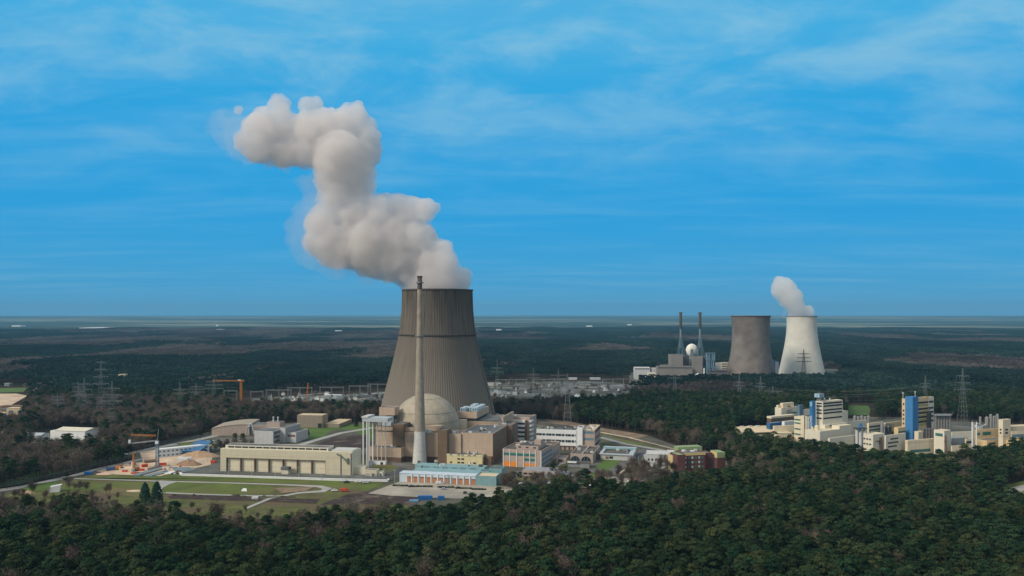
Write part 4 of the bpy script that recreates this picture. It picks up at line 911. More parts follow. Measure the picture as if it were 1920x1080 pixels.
t = Thing('curved_roof_hall', 'long pale brown hall with a gently curved roof among trees', 'hall', 397, 815, -4)
l_ = t.a(468); z_ = t.z(803.5); mb = MB(); nn = 14; d_ = 42
pts = [(l_*i/nn, z_+3.6*math.sin(math.pi*min(1,(i/nn)*.62)) ) for i in range(nn+1)]
for i in range(nn):
    (x0, z0), (x1, z1) = pts[i], pts[i+1]; mb.add([(x0,0,0),(x1,0,0),(x1,0,z1),(x0,0,z0),(x0,d_,0),(x1,d_,0),(x1,d_,z1),(x0,d_,z0)], [(0,1,2,3),(5,4,7,6)]+([(4,0,3,7)] if i == 0 else [])+([(1,5,6,2)] if i == nn-1 else []))
t.part('wall', mb, M['pinkb'])
mb = MB(); 
for i in range(nn): (x0, z0), (x1, z1) = pts[i], pts[i+1]; mb.add([(x0,-.4,z0+.02),(x1,-.4,z1+.02),(x1,d_+.4,z1+.02),(x0,d_+.4,z0+.02),(x0,-.4,z0+.4),(x1,-.4,z1+.4),(x1,d_+.4,z1+.4),(x0,d_+.4,z0+.4)], [(4,5,6,7),(3,2,1,0),(0,1,5,4),(2,3,7,6)]+([(0,4,7,3)] if i == 0 else [])+([(1,2,6,5)] if i == nn-1 else []))
t.part('roof', mb, mat('tan_roof', (.34,.29,.22), .9, .1, .1))
t.block(t.a(470,2), t.a(500,2), 2, 26, 0, z_+2.5, M['pinkb'], M['roofg'], name='right_wing', par=.4)
t.part('pipework', MB().tube([(t.a(467),-2,2),(t.a(468),-2,z_+4),(t.a(473),-2,z_+5),(t.a(476),-2,z_-2),(t.a(478),-2,2)], .8, 7).tube([(t.a(463),-2.6,2),(t.a(464),-2.6,z_+1),(t.a(471),-2.6,z_+2.5)], .6, 7), M['lgrey'])
t = Thing('small_cream_house', 'small cream cabin beside the access road left of the hall', 'cabin', 383, 752, 6); t.block(0, t.a(397), 0, 6, 0, 4.6, M['creamt'], M['roofg'], par=.2); t.pane('F', 1, 2.4, 0, 2.2, 0, name='door')
t = Thing('low_brown_roof', 'low dark block behind the right end of the long hall', 'outbuilding', 592, 700, 8); t.block(0, t.a(634), 0, 12, 0, 5.5, M['brownp'], M['dgrey'], par=.3); t.pane('F', 2, 8, 1, 3, 0)
# roof plant on the flat roofs
rv = random.Random(21)
def roof_stuff(t, a0, a1, b0, b1, z, n):
    for k in range(n):
        w, d, h = rv.uniform(.7, 3.2), rv.uniform(.7, 2.6), rv.uniform(.5, 2.0); x = rv.uniform(a0+1, a1-w-1); y = rv.uniform(b0+1, b1-d-1)
        t.box('roof_vent', rv.choice([M['lgrey'], M['grey'], M['pale_con'], M['roofd'], M['white']]), x, x+w, y, y+d, z-.8, z+h*.8)
roof_stuff(B1, e0, e1, 8, dB, ze, 9); roof_stuff(C1, h0+2, h1, 90, 116, 27.4, 8); roof_stuff(A1, c0+4, c1, 9, 26, A1.z(813.5, c1, 6.5), 6); roof_stuff(A1, a0, a1, -3, 7, 12.6, 3)
roof_stuff(F, 2, fl-2, 2, fd, zf+1.6, 7); roof_stuff(W, 1, wl, 1, 12, zw+.6, 9); roof_stuff(W, s1, r1, 1, rd, zr, 5); roof_stuff(AR, 1, al, 1, ad, zar, 5); roof_stuff(S, 4, L-4, 14.5, 19.5, 17.9, 10); roof_stuff(Y1, 1, ya-1, 1, 11, zy, 5); roof_stuff(TR, 2, tl-2, 3, td-8, 4.7, 5); roof_stuff(K, K.a(780,21), K.a(905,21), 22, 30, 9.2, 6); roof_stuff(Q1, 1, ql, 1, 13, zq, 4)
# ================================================================== perimeter walls and fences
def wall_line(name, label, cat, pts, h, w, m, group=None, cap=None):
    o = tag(empty(name, (*G(*pts[0]), 0)), label, cat, group); ox, oy = G(*pts[0]); mb = MB(); mc = MB()
    for p, q in zip(pts, pts[1:]):
        a = Vector((*G(*p), 0))-Vector((ox, oy, 0)); b = Vector((*G(*q), 0))-Vector((ox, oy, 0)); d = (b-a).normalized(); n_ = Vector((-d.y, d.x, 0))*w/2
        for (mm, z0, z1, k) in ((mb, 0, h, 1.0), (mc, h+.003, h+.15, 1.35)):
            c = [a-n_*k, b-n_*k, b+n_*k, a+n_*k]; mm.add([(v.x, v.y, z0) for v in c]+[(v.x, v.y, z1) for v in c], [(0,3,2,1),(4,5,6,7),(0,1,5,4),(1,2,6,5),(2,3,7,6),(3,0,4,7)])
    mb.build('wall', m, o); mc.build('coping', cap or m, o); return o
wall_line('perimeter_wall', 'long low white wall running in front of the cream hall', 'wall', [(338,889.5),(341,892),(380,893),(470,896),(560,899),(640,901.5),(727,903.3),(728.5,901)], 1.4, 1.2, M['white'])
POST = MB().bar((0, 0, 0), (0, 0, 1), .10, 4).build('post', M['grey']); COL.objects.unlink(POST)
def fence(label, pts, h, step=6.5, group=None):
    ox, oy = G(*pts[0]); o = tag(empty('mesh_fence', (ox, oy, 0)), label, 'fence', group); po = MB(); wi = MB()
    W_ = [Vector((*G(*p), 0))-Vector((ox, oy, 0)) for p in pts]
    for a, b in zip(W_, W_[1:]):
        L_ = (b-a).length; n_ = max(1, int(L_/step))
        for i in range(n_):
            p = a+(b-a)*i/n_; c = POST.copy(); COL.objects.link(c); c.parent = o; c.location = p; c.scale = (1, 1, h)
        for k in range(7): z = Vector((0, 0, .3+k*(h-.4)/6)); wi.bar(a+z, b+z, .045, 3)
    wi.build('wire_mesh', M['grey'], o); return o
fence('double mesh fence right in front of the cream hall', [(341,888.5),(420,890.5),(560,896.5),(700,901.5),(735,902)], 3.2)
fence('outer mesh fence along the white wall of the cream hall', [(345,885),(420,887),(560,893),(676,898.5),(760,884),(762,880)], 3.2)
fence('mesh fence rising to the right edge of the construction site', [(341,889),(368,876),(395,864),(412,857)], 3.0)
fence('dark mesh fence along the left perimeter road', [(-60,920),(39,908.5),(131,889),(186,875),(241,861),(262,851)], 3.4)
fence('dark mesh fence along the access road by the wood', [(232,851),(262,843.5),(300,835),(330,829),(372,821),(405,813)], 3.4)
fence('mesh fence around the gravel patch by the gantry', [(676,893),(700,897),(735,886),(757,877),(735,872),(700,871)], 3.0)
fence('mesh fence between the pavilion and the sandy road', [(1130,821),(1175,836),(1205,841),(1258,852)], 3.4)
wall_line('ramp_wall', 'dark retaining wall below the sandy road right of the offices', 'wall', [(1005,795),(1040,801),(1080,806)], 3.2, .8, M['roofd'])
wall_line('ramp_wall', 'long dark retaining wall with sand coloured coping right of the beige wing', 'wall', [(1128,816),(1180,826),(1225,837),(1262,847)], 2.6, .8, M['roofd'], cap=M['sandroof'])
wall_line('low_wall', 'short pale wall beside the dark ramp road', 'wall', [(1160,893),(1172,884),(1180,877)], 1.6, .8, M['sandpale'])
# masts / floodlight poles in front of the hall
for i, (px, py) in enumerate([(429,893),(472,895),(516,897),(560,899),(602,901),(645,903),(792,925),(740,905),(821,920),(720,903),(1160,893),(1219,905),(1230,892)]):
    x, y = G(px, py); o = tag(empty('lamp_post', (x, y, 0)), 'thin grey lamp post standing along the fences and yards of the plant', 'lamp post', 'lamp posts of the plant grounds')
    MB().bar((0, 0, 0), (0, 0, 9), .13, 6, .08).build('pole', M['lgrey'], o); MB().box(-.8, .8, -.25, .25, 9.0, 9.25).build('lamp_head', M['lgrey'], o)
# ================================================================== vehicles and construction site
def rz_of(deg): return R(deg)
def car(name, label, cat, px, py, rot, paint, kind='car', group=None):
    x, y = G(px, py); o = tag(empty(name, (x, y, .38), R(rot)), label, cat, group)
    h = {'car': 1.0, 'van': 1.0}[kind]; Lh = 2.2 if kind == 'car' else 2.7
    if kind == 'car': pf = [(-2.2,.35),(-2.2,.85),(-1.5,.95),(-.9,1.42),(.7,1.42),(1.3,.95),(2.15,.85),(2.2,.35)]
    else: pf = [(-2.7,.35),(-2.7,2.1),(1.5,2.15),(2.2,1.3),(2.65,1.1),(2.7,.35)]
    n = len(pf); mb = MB(); vs = [(a, -.88, z) for a, z in pf]+[(a, .88, z) for a, z in pf]
    mb.add(vs, [tuple(range(n)), tuple(range(n, 2*n))[::-1]]+[((i+1)%n, i, i+n, (i+1)%n+n) for i in range(n)]); mb.build('body', paint, o)
    g = MB()
    if kind == 'car': g.box(-1.0, .9, -.9, .9, .97, 1.33); g.box(-1.2,-1.0,-.7,.7,1.0,1.3); g.box(.9,1.12,-.7,.7,1.0,1.28)
    else: g.box(.9, 1.95, -.9, .9, 1.3, 1.85)
    g.build('windows', M['glass'], o)
    for sx in (-1.35, 1.35):
        for sy in (-.86, .86):
            w = MB().lathe([(.1,-.12),(.33,-.12),(.36,0),(.33,.12),(.1,.12)], 14).build('wheel', M['tyre'], o); w.rotation_euler = (R(90), 0, 0); w.location = (sx*(Lh/2.2), sy, 0)
    return o
wp = mat('white_car_paint', (.8,.8,.8), .3, .03, spec=.5); bp = mat('black_car_paint', (.025,.025,.03), .3, .1, spec=.5)
sp_ = mat('silver_car_paint', (.42,.44,.46), .35, .05, spec=.5); bl = mat('blue_car_paint', (.05,.13,.3), .35, .1, spec=.5)
car('parked_van', 'white van in front of the orange doors of the teal workshop', 'van', 824, 908.5, 15, wp, 'van')
car('parked_car', 'silver car on the pale yard below the white van', 'car', 832, 919, 10, sp_)
car('parked_car', 'black car nearest the left end of the pale concrete yard', 'car', 771, 914, 5, bp)
car('parked_car', 'black car parked below the middle orange doors', 'car', 829.5, 916, 0, bp)
car('parked_car', 'black car near the right orange doors of the workshop', 'car', 859, 917, 175, bp)
car('parked_car', 'dark car at the lower right corner of the pale yard', 'car', 872, 926, 80, bp)
car('parked_van', 'white van beside the foot of the ventilation stack, right side', 'van', 821, 868, 20, wp, 'van')
for i, (px, py, p, lb) in enumerate(((1106,912,wp,'white car at the left side of the pale car park'),(1131,913,bl,'blue car in the middle of the pale car park'),(1136,911,sp_,'silver car beside the blue car on the car park'),(1141,909,bp,'black car at the right of the parked row on the car park'),(1072,894,wp,'white car near the dark gatehouse'),(1262,888,wp,'white car left of the brick building'))):
    car('parked_car', lb, 'car', px, py, 60+i*9, p)
car('parked_car', 'white van like car on the grass edge left of the soil patch', 'car', 671, 905.5, 5, wp); car('parked_car', 'light car right of the others on the grass edge before the roadway', 'car', 685, 907, 5, sp_)
car('parked_car', 'black car left on the grass edge before the white wall', 'car', 650, 906, 5, bp)
car('parked_van', 'orange van standing on the grass near the loop path end', 'van', 646, 922, 8, M['redm'], 'van'); car('parked_car', 'white car left of the orange van', 'car', 627, 922, 8, wp)
rc = random.Random(9)
for i in range(26):
    px, py = (rc.uniform(945, 1060), rc.uniform(897, 912)) if i % 2 else (rc.uniform(1090, 1205), rc.uniform(900, 916))
    car('parked_car', 'small parked car half hidden by bare trees near the forest edge car parks', 'car', px, py, rc.choice([20, 110, 65]), rc.choice([wp, sp_, bp, bl, M['redm']]), group='cars near the forest edge car parks')
def container(px, py, rot, L_, m, label, W_=2.5, H_=2.6, name='container', cat='container', group=None):
    x, y = G(px, py); o = tag(empty(name, (x, y, 0), R(rot)), label, cat, group); mb = MB(); n_ = int(L_/.6)
    pts = []
    for i in range(n_): a = -L_/2+L_*i/n_; b = a+L_/n_; pts += [(a, -W_/2), (a+(b-a)*.5, -W_/2), (a+(b-a)*.55, -W_/2+.12), (b-.03, -W_/2+.12)]
    pts += [(L_/2, -W_/2), (L_/2, W_/2), (-L_/2, W_/2)]; mb.prism(pts, .1, H_); mb.build('body', m, o)
    MB().box(-L_/2-.05, L_/2+.05, -W_/2-.05, W_/2+.05, H_+.003, H_+.1).build('roof', m, o); MB().box(L_/2+.003, L_/2+.08, -.9, .9, .3, H_-.2).build('door', m, o); return o
for i, lb in enumerate(('leftmost of four blue containers in a row below the yard','second from left of four blue containers below the yard','third from left of four blue containers below the yard')):
    container(788+i*9, 937, 6, 3.3, M['bluec'], lb, group='blue containers below the concrete yard')
container(827, 937.5, 6, 4.4, M['bluec'], 'rightmost of four blue containers, a gap from the others', group='blue containers below the concrete yard')
container(776, 941, 4, 6, mat('pale_blue_tarp', (.16,.36,.55)), 'low pale blue covered skip left below the blue containers', H_=1.2)
for i, (p0, p1, py, lb) in enumerate(((736,766,912,'leftmost clipped hedge strip across the pale yard'),(768,812,913.5,'long dark hedge strip below the left orange doors'),(820,852,915,'dark hedge strip right of the silver car on the yard'),(858,885,917,'short dark hedge strip before the right orange doors'),(884,912,919,'dark hedge at the foot of the turquoise end block'))):
    x0, y0 = G(p0, py); x1, y1 = G(p1, py+.6); L_ = math.hypot(x1-x0, y1-y0); r_ = np.random.RandomState(i); k = int(L_*34); d_ = blob_dirs(k, r_); C_ = np.stack([r_.rand(k)*L_, r_.uniform(-.9, .9, k), r_.uniform(.1, 1.1, k)], 1)
    o = bpy.data.objects.new('hedge', cards('hedge', C_, r_.uniform(.2, .4, k), d_, spruce_m, .8, r_)); COL.objects.link(o); o.location = (x0, y0, .3); o.rotation_euler.z = math.atan2(y1-y0, x1-x0); tag(o, lb, 'hedge')
# site cabins (white container block), two storeys
t = Thing('site_cabins', 'long two storey row of white site cabins with many small windows behind the crane', 'site cabins', 295, 688, -38)
tl = 44; t.block(0, tl, 0, 7, 0, 7.4, M['white'], M['white'], par=.2)
for k in range(12):
    for z0 in (1.1, 4.6): t.pane('F', 1+k*3.6, 2.9+k*3.6, z0, z0+1.5, 0, M['bluegrey'])
for k in range(1, 12): t.box('joint', M['lgrey'], k*tl/12-.12, k*tl/12+.12, -.08, 0, 0, 7.2)
# blue roofed shed
t = Thing('blue_roofed_shed', 'open shed with a large bright blue sloping roof', 'shed', 338, 700, -8)
x1 = t.a(378); mb = MB().add([(0,0,4.2),(x1,-6,4.6),(x1+4,22,9.2),(8,30,8.8)], [(0,1,2,3)]).add([(0,0,3.9),(x1,-6,4.3),(x1+4,22,8.9),(8,30,8.5)], [(3,2,1,0)])
mb.add([(0,0,3.9),(x1,-6,4.3),(x1,-6,4.6),(0,0,4.2),(x1+4,22,8.9),(x1+4,22,9.2),(8,30,8.5),(8,30,8.8)], [(0,1,2,3),(1,4,5,2),(4,6,7,5),(6,0,3,7)]); t.part('roof', mb, M['blueroof'])
t.part('wall', MB().prism([(.5,.8),(x1-.5,-5.2),(x1+3,21),(8.5,28.5)], 0, 3.85), mat('blue_wall', (.02,.09,.22), .7, .1))
t.box('open_bay', M['dgrey'], x1*.3, x1*.55, -5.0, -2, .2, 3.2)
def pile(name, px, py, r, h, m, label, seed=0, sy=.6, cat='sand heap'):
    x, y = G(px, py); mb = MB(); n_ = 30; ro = 9; vs = []
    for k in range(ro+1):
        t_ = k/ro
        for i in range(n_):
            a = 6.283*i/n_; rr = r*t_*(1+.22*mnoise.noise(Vector((math.cos(a)*1.3+seed, math.sin(a)*1.3, seed)))); X = rr*math.cos(a); Y_ = rr*math.sin(a)*sy
            vs.append((X, Y_, h*(1-t_**1.25)*(1+.35*mnoise.noise(Vector((X/4+seed, Y_/4, 1)))) if k < ro else -.3))
    mb.add(vs, [(k*n_+i, (k+1)*n_+i, (k+1)*n_+(i+1)%n_, k*n_+(i+1)%n_) for k in range(ro) for i in range(n_)], 0, True)
    o = mb.build(name, m); o.location = (x, y, 0); tag(o, label, cat); me = o.data; return o
pile('sand_heap', 355, 872, 11, 5.2, mat('brown_sand', (.30,.19,.12), 1, .2, .5), 'brown conical sand heap at the centre of the construction site', 1)
pile('sand_heap', 372, 856, 19, 5.5, M['sandpile'], 'long flat topped bank of sandy earth behind the white trailer', 2, .45)
pile('sand_heap', 52, 925, 5, 2.2, M['sandpile'], 'small reddish earth heap at the far left of the meadow', 3)
pile('sand_heap', 253, 921, 8, 1.0, M['sandpale'], 'flat pale sand heap left of the dark spruces', 4, .5); pile('sand_heap', 197, 889, 8, 1.6, mat('pinkish_sand', (.55,.38,.29), 1, .2, .4), 'low pinkish sand heap at the left end of the site', 5, .5)
container(343, 865, 5, 8, M['white'], 'white trailer on the sand near the brown heap', name='site_trailer', cat='trailer'); container(354, 863, 5, 5, M['white'], 'short white cabin right of the white trailer', name='site_trailer', cat='trailer')
container(305, 873, 5, 5, M['redm'], 'red skip right of the tower crane', H_=2.2, name='skip', cat='skip'); container(271, 876, 40, 4.5, M['redm'], 'red skip left of the tower crane', H_=2.4, name='skip', cat='skip')
container(266, 883, 10, 3.5, M['redm'], 'small red skip in the middle of the building pit', H_=1.6, name='skip', cat='skip'); container(234, 885, 0, 3.5, M['redm'], 'small red skip at the left end of the building site', H_=1.4, name='skip', cat='skip')
container(400, 868, 0, 4, M['redm'], 'red box at the left end of the cream hall', H_=2, name='skip', cat='skip')
x, y = G(212, 882); o = tag(empty('dump_truck', (x, y, 0), R(30)), 'dark blue truck with orange cab on the perimeter road', 'truck')
MB().box(-5, 1.6, -1.25, 1.25, .9, 2.7).box(-5, 1.6, -1.1, 1.1, .6, .9).build('load_body', bl, o); MB().prism([(1.8,-1.2),(4.2,-1.2),(4.2,1.2),(1.8,1.2)], .7, 3.1).build('cab', M['orange2'], o); MB().box(4.2, 4.28, -1, 1, 1.9, 2.8).build('windscreen', M['glass'], o)
for sx in (-4, -2.6, 3):
    for sy in (-1.1, 1.1): w = MB().lathe([(.1,-.18),(.5,-.18),(.5,.18),(.1,.18)], 14).build('wheel', M['tyre'], o); w.rotation_euler = (R(90), 0, 0); w.location = (sx, sy, .5)
x, y = G(166, 890); o = tag(empty('blue_skip', (x, y, 0), R(10)), 'bright blue covered skip beside the perimeter road', 'skip'); mb = MB().add([(-4,-1.6,0),(4,-1.6,0),(4,1.6,0),(-4,1.6,0),(-4.8,-2,2),(4.8,-2,2),(4.8,2,2),(-4.8,2,2)], [(0,1,5,4),(1,2,6,5),(2,3,7,6),(3,0,4,7),(3,2,1,0)]); mb.build('tub', M['bluec'], o); MB().prism([(-4.9,-2.1),(4.9,-2.1),(4.9,2.1),(-4.9,2.1)], 2.003, 2.5).build('cover', M['bluec'], o); o.scale = (.55, .8, .9)
# formwork, slabs and material stacks in the pit
slab = mat('formwork_grey', (.24,.30,.32), .8, .25, .4, panel=(3, 50)); 
for i, (pts, m, h, nm, lb) in enumerate((([(247,893),(300,878),(305,881),(262,893)], slab, .8, 'foundation_slab', 'grey blue foundation slab at the front of the building pit'),
    ([(268,894),(312,883),(316,887),(285,894)], slab, .6, 'foundation_slab', 'narrow grey slab right behind the white sheet'),
    ([(322,878),(352,877),(368,882),(340,888),(330,886)], slab, .5, 'foundation_slab', 'grey slab field left of the brown sand heap'),
    ([(296,888.5),(337,884),(341,886.5),(328,889.5)], M['white'], .5, 'white_sheet', 'white covered material field at the front of the site'),
    ([(270,866),(292,864),(294,867),(272,869)], M['rust'], 1.4, 'timber_stack', 'long brown timber stack left of the crane foot'),
    ([(246,872),(252,871),(253,884),(247,886)], M['pale_con'], 2.6, 'concrete_wall', 'short upright concrete wall at the left of the pit'),
    ([(276,880),(300,875),(301,877),(279,883)], M['rust'], .8, 'timber_stack', 'brown timber stack in the middle of the pit'),
    ([(334,857),(346,856),(348,860),(338,861)], M['pale_con'], .5, 'plastic_sheet', 'white plastic sheet near the site cabins'),
    ([(452//1,921.5),(463,922),(462,917),(456,917)], M['white'], .3, 'plastic_sheet', 'small white sheet lying inside the loop path'))):
    P_ = [G(*p) for p in pts]; o = MB().prism([(a-P_[0][0], b-P_[0][1]) for a, b in P_], .2, .3+h).build(nm, m); o.location = (*P_[0], 0); tag(o, lb, nm.split('_')[-1])
for i in range(34):      # loose material on the site
    px = rnd.uniform(225, 345); py = rnd.uniform(870, 890); x, y = G(px, py); w = rnd.uniform(.6, 2.2); mb = MB()
    for k in range(3): mb.box(-w+k*.1, w-k*.15, -.5, .5, k*.35+.3, k*.35+.6)
    o = mb.build('material_pallet', rnd.choice([M['rust'], M['white'], M['roofd'], M['sandroof'], M['grey'], M['redm']])); o.location = (x, y, 0); o.rotation_euler.z = rnd.random()*3; tag(o, 'small stacked pallet of building material in the pit', 'pallet', 'pallets on the construction site')
for i in range(16):
    px = rnd.uniform(320, 590); py = 929+rnd.uniform(0, 6)*(.6 if px < 450 else 1); x, y = G(px, py); o = pile('soil_heap', px, py, rnd.uniform(1.5, 4), rnd.uniform(.7, 1.6), soil, 'low dark soil heap on the dug strip below the lawns', i*1.7, .5, 'soil heap'); o['group'] = 'soil heaps on the dug strip'
container(478, 936, 10, 4, M['white'], 'tiny white box on the dark soil strip', H_=1.5)
x, y = G(104, 922); o = tag(empty('white_shelter', (x, y, 0), R(20)), 'small leaning white shelter at the left end of the lawn', 'shelter'); MB().add([(-4,-2,0),(3,-2,0),(4,-2,5),(-3,-2,4),(-4,2,0),(3,2,0),(4,2,5),(-3,2,4)], [(0,1,2,3),(5,4,7,6),(1,5,6,2),(4,0,3,7),(3,2,6,7)]).build('canvas', M['white'], o); MB().bar((3,-2.1,0),(4,-2.1,5),.12).bar((-4,-2.1,0),(-3,-2.1,4),.12).build('frame', M['grey'], o)
# ================================================================== tower cranes
def lattice(mb, p, q, w0, w1, n, r=.12, sides=4):
    p = Vector(p); q = Vector(q); d = (q-p).normalized(); up = Vector((0, 0, 1)) if abs(d.z) < .9 else Vector((1, 0, 0)); u = d.cross(up).normalized(); v = d.cross(u).normalized()
    def cr(t): w = (w0+(w1-w0)*t)/2; c = p+(q-p)*t; return [c+u*w*a+v*w*b for a, b in ((1,1),(-1,1),(-1,-1),(1,-1))]
    prev = cr(0)
    for i in range(1, n+1):
        cur = cr(i/n)
        for k in range(4): mb.bar(prev[k], cur[k], r, 4); mb.bar(prev[k], cur[(k+1)%4], r*.65, 3); mb.bar(cur[k], cur[(k+1)%4], r*.65, 3)
        prev = cur
x, y = G(295, 876); Yc = y
o = tag(empty('tower_crane', (x, y, 0), R(8)), 'tower crane with grey mast and red orange jib on the construction site', 'crane')
ht = ZP(826, Yc); mb = MB(); lattice(mb, (0,0,0), (0,0,ht), 2.2, 2.0, 16, .2); mb.build('mast', mat('crane_grey', (.17,.22,.26), .6), o)
mb = MB(); lattice(mb, (-1,0,ht+4), (-20,0,ht+5), .9, .7, 12, .10); mb.build('jib', M['craney'], o, 'orange counter arm'); mb = MB(); lattice(mb, (0,0,ht), (-22,0,ht-2.0), .8, .6, 12, .08); mb.build('jib', M['lgrey'], o, 'pale grey arm')
MB().bar((0,0,ht),(1,0,ht+9),.25,4).bar((1,0,ht+9),(-10,0,ht+6),.07,3).bar((-19,0,ht+6),(-22,0,ht+11),.1,3).build('top_mast', M['grey'], o); MB().box(-22,-20.6,-.8,.8,ht-1.5,ht+1).build('counterweight', M['white'], o); MB().box(-1.2,1.2,-2.2,-1.1,ht-2.5,ht-.3).build('cabin', M['white'], o)
MB().box(-3,3,-3,3,0,1.0).build('base', M['grey'], o)
x, y = G(250.5, 884); o = tag(empty('piling_rig', (x, y, 0), R(-10)), 'slim orange drilling rig mast in the building pit', 'drilling rig'); mb = MB(); lattice(mb, (0,0,1.5), (0,0,ZP(848, y)), 1.1, .9, 12, .18); mb.build('mast', M['craney'], o); MB().box(-1.8,1.8,.7,4.2,.9,3).build('cabin', M['craney'], o); MB().box(-1.9,-1.1,.2,4.6,0,.9).box(1.1,1.9,.2,4.6,0,.9).build('tracks', M['tyre'], o)
x, y = G(452, 775); o = tag(empty('tower_crane', (x, y, 0), R(0)), 'distant orange tower crane with long thin jib left of the switchyard', 'crane')
ht = ZP(714, y); mb = MB(); lattice(mb, (0,0,0), (0,0,ht), 2.0, 2.0, 12, .3); mb.build('mast', M['craney'], o); mb = MB(); lattice(mb, (0,0,ht), (-36,0,ht+.3), 1.2, .9, 16, .13); lattice(mb, (0,0,ht), (4,0,ht), 1.5, 1.4, 3, .2); mb.build('jib', M['craney'], o); MB().box(-4,-.5,-.6,.6,ht+.2,ht+1.4).build('cabin', M['white'], o)
x, y = G(575, 757); o = tag(empty('mobile_crane', (x, y, 0), R(0)), 'small slanted orange crane arm behind the left switchyard', 'crane'); mb = MB(); lattice(mb, (0,0,2), (2,0,ZP(718, y)), 1.4, 1.0, 8, .2); mb.build('arm', M['craney'], o); MB().box(-2,2,-1.2,1.2,0,2.2).build('carrier', M['craney'], o)
# ================================================================== pylons
def pylon(px, py, ptop, label, arms=3, aw=11, w=7.5, Y=None, r=.115, th=0, m=None, steep=False):
    x, y = G(px, py)
    if Y: y = Y; x = GX(px, Y)
    H = ZP(ptop, y); o = tag(empty('lattice_pylon', (x, y, gz(x, y)), R(th)), label, 'pylon'); mb = MB(); lattice(mb, (0,0,0), (0,0,H*.72), w, w*.28, 9, r); lattice(mb, (0,0,H*.72), (0,0,H), w*.28, .5, 6, r*.8)
    mb.build('mast', m or M['pylon'], o)
    for k in range(arms):
        z = H*(.62+.12*k); a = aw*(1-.13*k); mm = MB()
        for s_ in (-1, 1): lattice(mm, (s_*.6, 0, z), (s_*a, 0, z+.2), 1.6, .25, 6, r*.6)
        mm.bar((-1, 0, z), (1, 0, z), r, 4)
        for s_ in (-1, 1): mm.bar((s_*a*.95, 0, z), (s_*a*.95, 0, z-2.6), .14, 4); mm.bar((s_*a*.5, 0, z), (s_*a*.5, 0, z-2.6), .14, 4)
        mm.build('crossarm', m or M['pylon'], o)
    o['H'] = H; return o, x, y, H
py_ = {}
for k, a in dict(
 a=(108,784,738,'leftmost lattice pylon over the bare wood, the smallest of its cluster',3,9,6),
 b=(147,785,716,'slim lattice pylon second from the left, partly behind its broader neighbour',3,9,7),
 c=(158,790,709,'lattice pylon with three pale crossarms, third from the left of the cluster',3,10,8),
 d=(189,790,677,'tallest lattice pylon of the left cluster with reddish tip',4,10,8.5),
 e=(210,812,715,'lattice pylon right of the tallest one, nearest of the left cluster',3,11,9),
 f=(337,772,716,'faint single lattice pylon between the left cluster and the orange crane',2,10,7),
 g=(368,762,719,'lattice pylon left of the twin pair by the orange crane',3,12,7.5),
 h=(401,762,708,'wide lattice pylon directly left of the orange crane',3,14,8),
 i=(1064,797,700,'nearest lattice pylon, pale green with wide low crossarm behind the long white office',2,14,9),
 j=(1047,744,690,'lattice pylon in the right switchyard behind the nearest one',2,14,8),
 k=(932,735,674,'thin lattice pylon right of the big cooling tower',2,11,7),
 m=(1000,738,690,'faint lattice pylon rising behind the right switchyard',2,10,6),
 n=(1265,752,682,'thin dark lattice pylon in front of the distant turbine blocks',2,10,6),
 o=(1386,756,703,'pale lattice pylon left in front of the dark distant cooling tower',2,8,7),
 p=(1426,756,706,'pale lattice pylon right in front of the dark distant cooling tower',2,8,7),
 q=(1449,760,724,'grey blue lattice pylon with one wide arm right of the dark cooling tower',2,16,5),
 r=(1735,762,704,'faint lattice pylon behind the blue striped factory tower',2,8,6),
 s=(1805,796,690,'tall pale lattice pylon in the dark forest behind the factory silos',3,10,8.5)).items():
    py_[k] = pylon(a[0], a[1], a[2], a[3], a[4], a[5], a[6])
py_['t'] = pylon(1507, 0, 655, 'dark lattice pylon standing out against the white cooling tower', 3, 15, 9, Y=1480, r=.42, m=mat('dark_steel', (.10,.11,.11), .7, .1))
def wires(A, B, label, sag=9):
    (_, x0, y0, h0), (_, x1, y1, h1) = py_[A], py_[B]; mb = MB(); o = tag(empty('power_line', (x0, y0, 0)), label, 'power line', None)
    for z in (.62, .74):
        for s_ in (-8, 8):
            pts = []
            for i in range(17): t_ = i/16; pts.append(((x1-x0)*t_+s_, (y1-y0)*t_, (h0*z-2.6)*(1-t_)+(h1*z-2.6)*t_-sag*4*t_*(1-t_)))
            mb.tube(pts, .055, 3)
    mb.build('cables', M['grey'], o)
wires('q', 's', 'sagging power cables between the wide armed pylon and the pylon behind the silos'); wires('o', 'r', 'sagging power cables crossing the dark forest behind the blue striped tower'); wires('i', 'j', 'short power cables between the two pylons behind the white office')
wires('e', 'c', 'power cables linking the nearest pylons of the left cluster', 3); wires('t', 'q', 'power cables running from the dark pylon towards the wide armed one')
# ================================================================== switchyards
gr = mat('gantry_grey', (.20,.22,.22), .7, .15)
def portal(px, py, w, h, n_):
    x, y = G(px, py); o = tag(empty('switchyard_gantry', (x, y, 0), R(rnd.uniform(-6, 6))), 'slim grey switchyard gantry frame standing on pale gravel', 'gantry', 'switchyard gantries'); 
    for k in range(n_+1): mb = MB(); lattice(mb, (k*w, 0, 0), (k*w, 0, h), 1.4, .9, 5, .16); mb.build('post', gr, o)
    mb = MB(); lattice(mb, (0, 0, h-1), (n_*w, 0, h-1), 1.1, 1.1, n_*5, .12); mb.build('beam', gr, o)
for a in ((420,762,17,22,1),(470,764,16,22,1),(500,757,17,20,2),(540,752,17,20,2),(600,748,17,18,2),(655,745,16,18,2),(690,741,15,18,2),(560,763,14,14,3),(640,760,14,14,3),(915,745,17,18,3),(960,750,17,14,3),(1010,742,17,16,3),(930,730,17,17,3),(1000,728,18,16,3),(1075,732,18,14,3),(1100,745,17,13,2),(1130,725,18,14,3),(1180,730,16,12,2)): portal(*a)
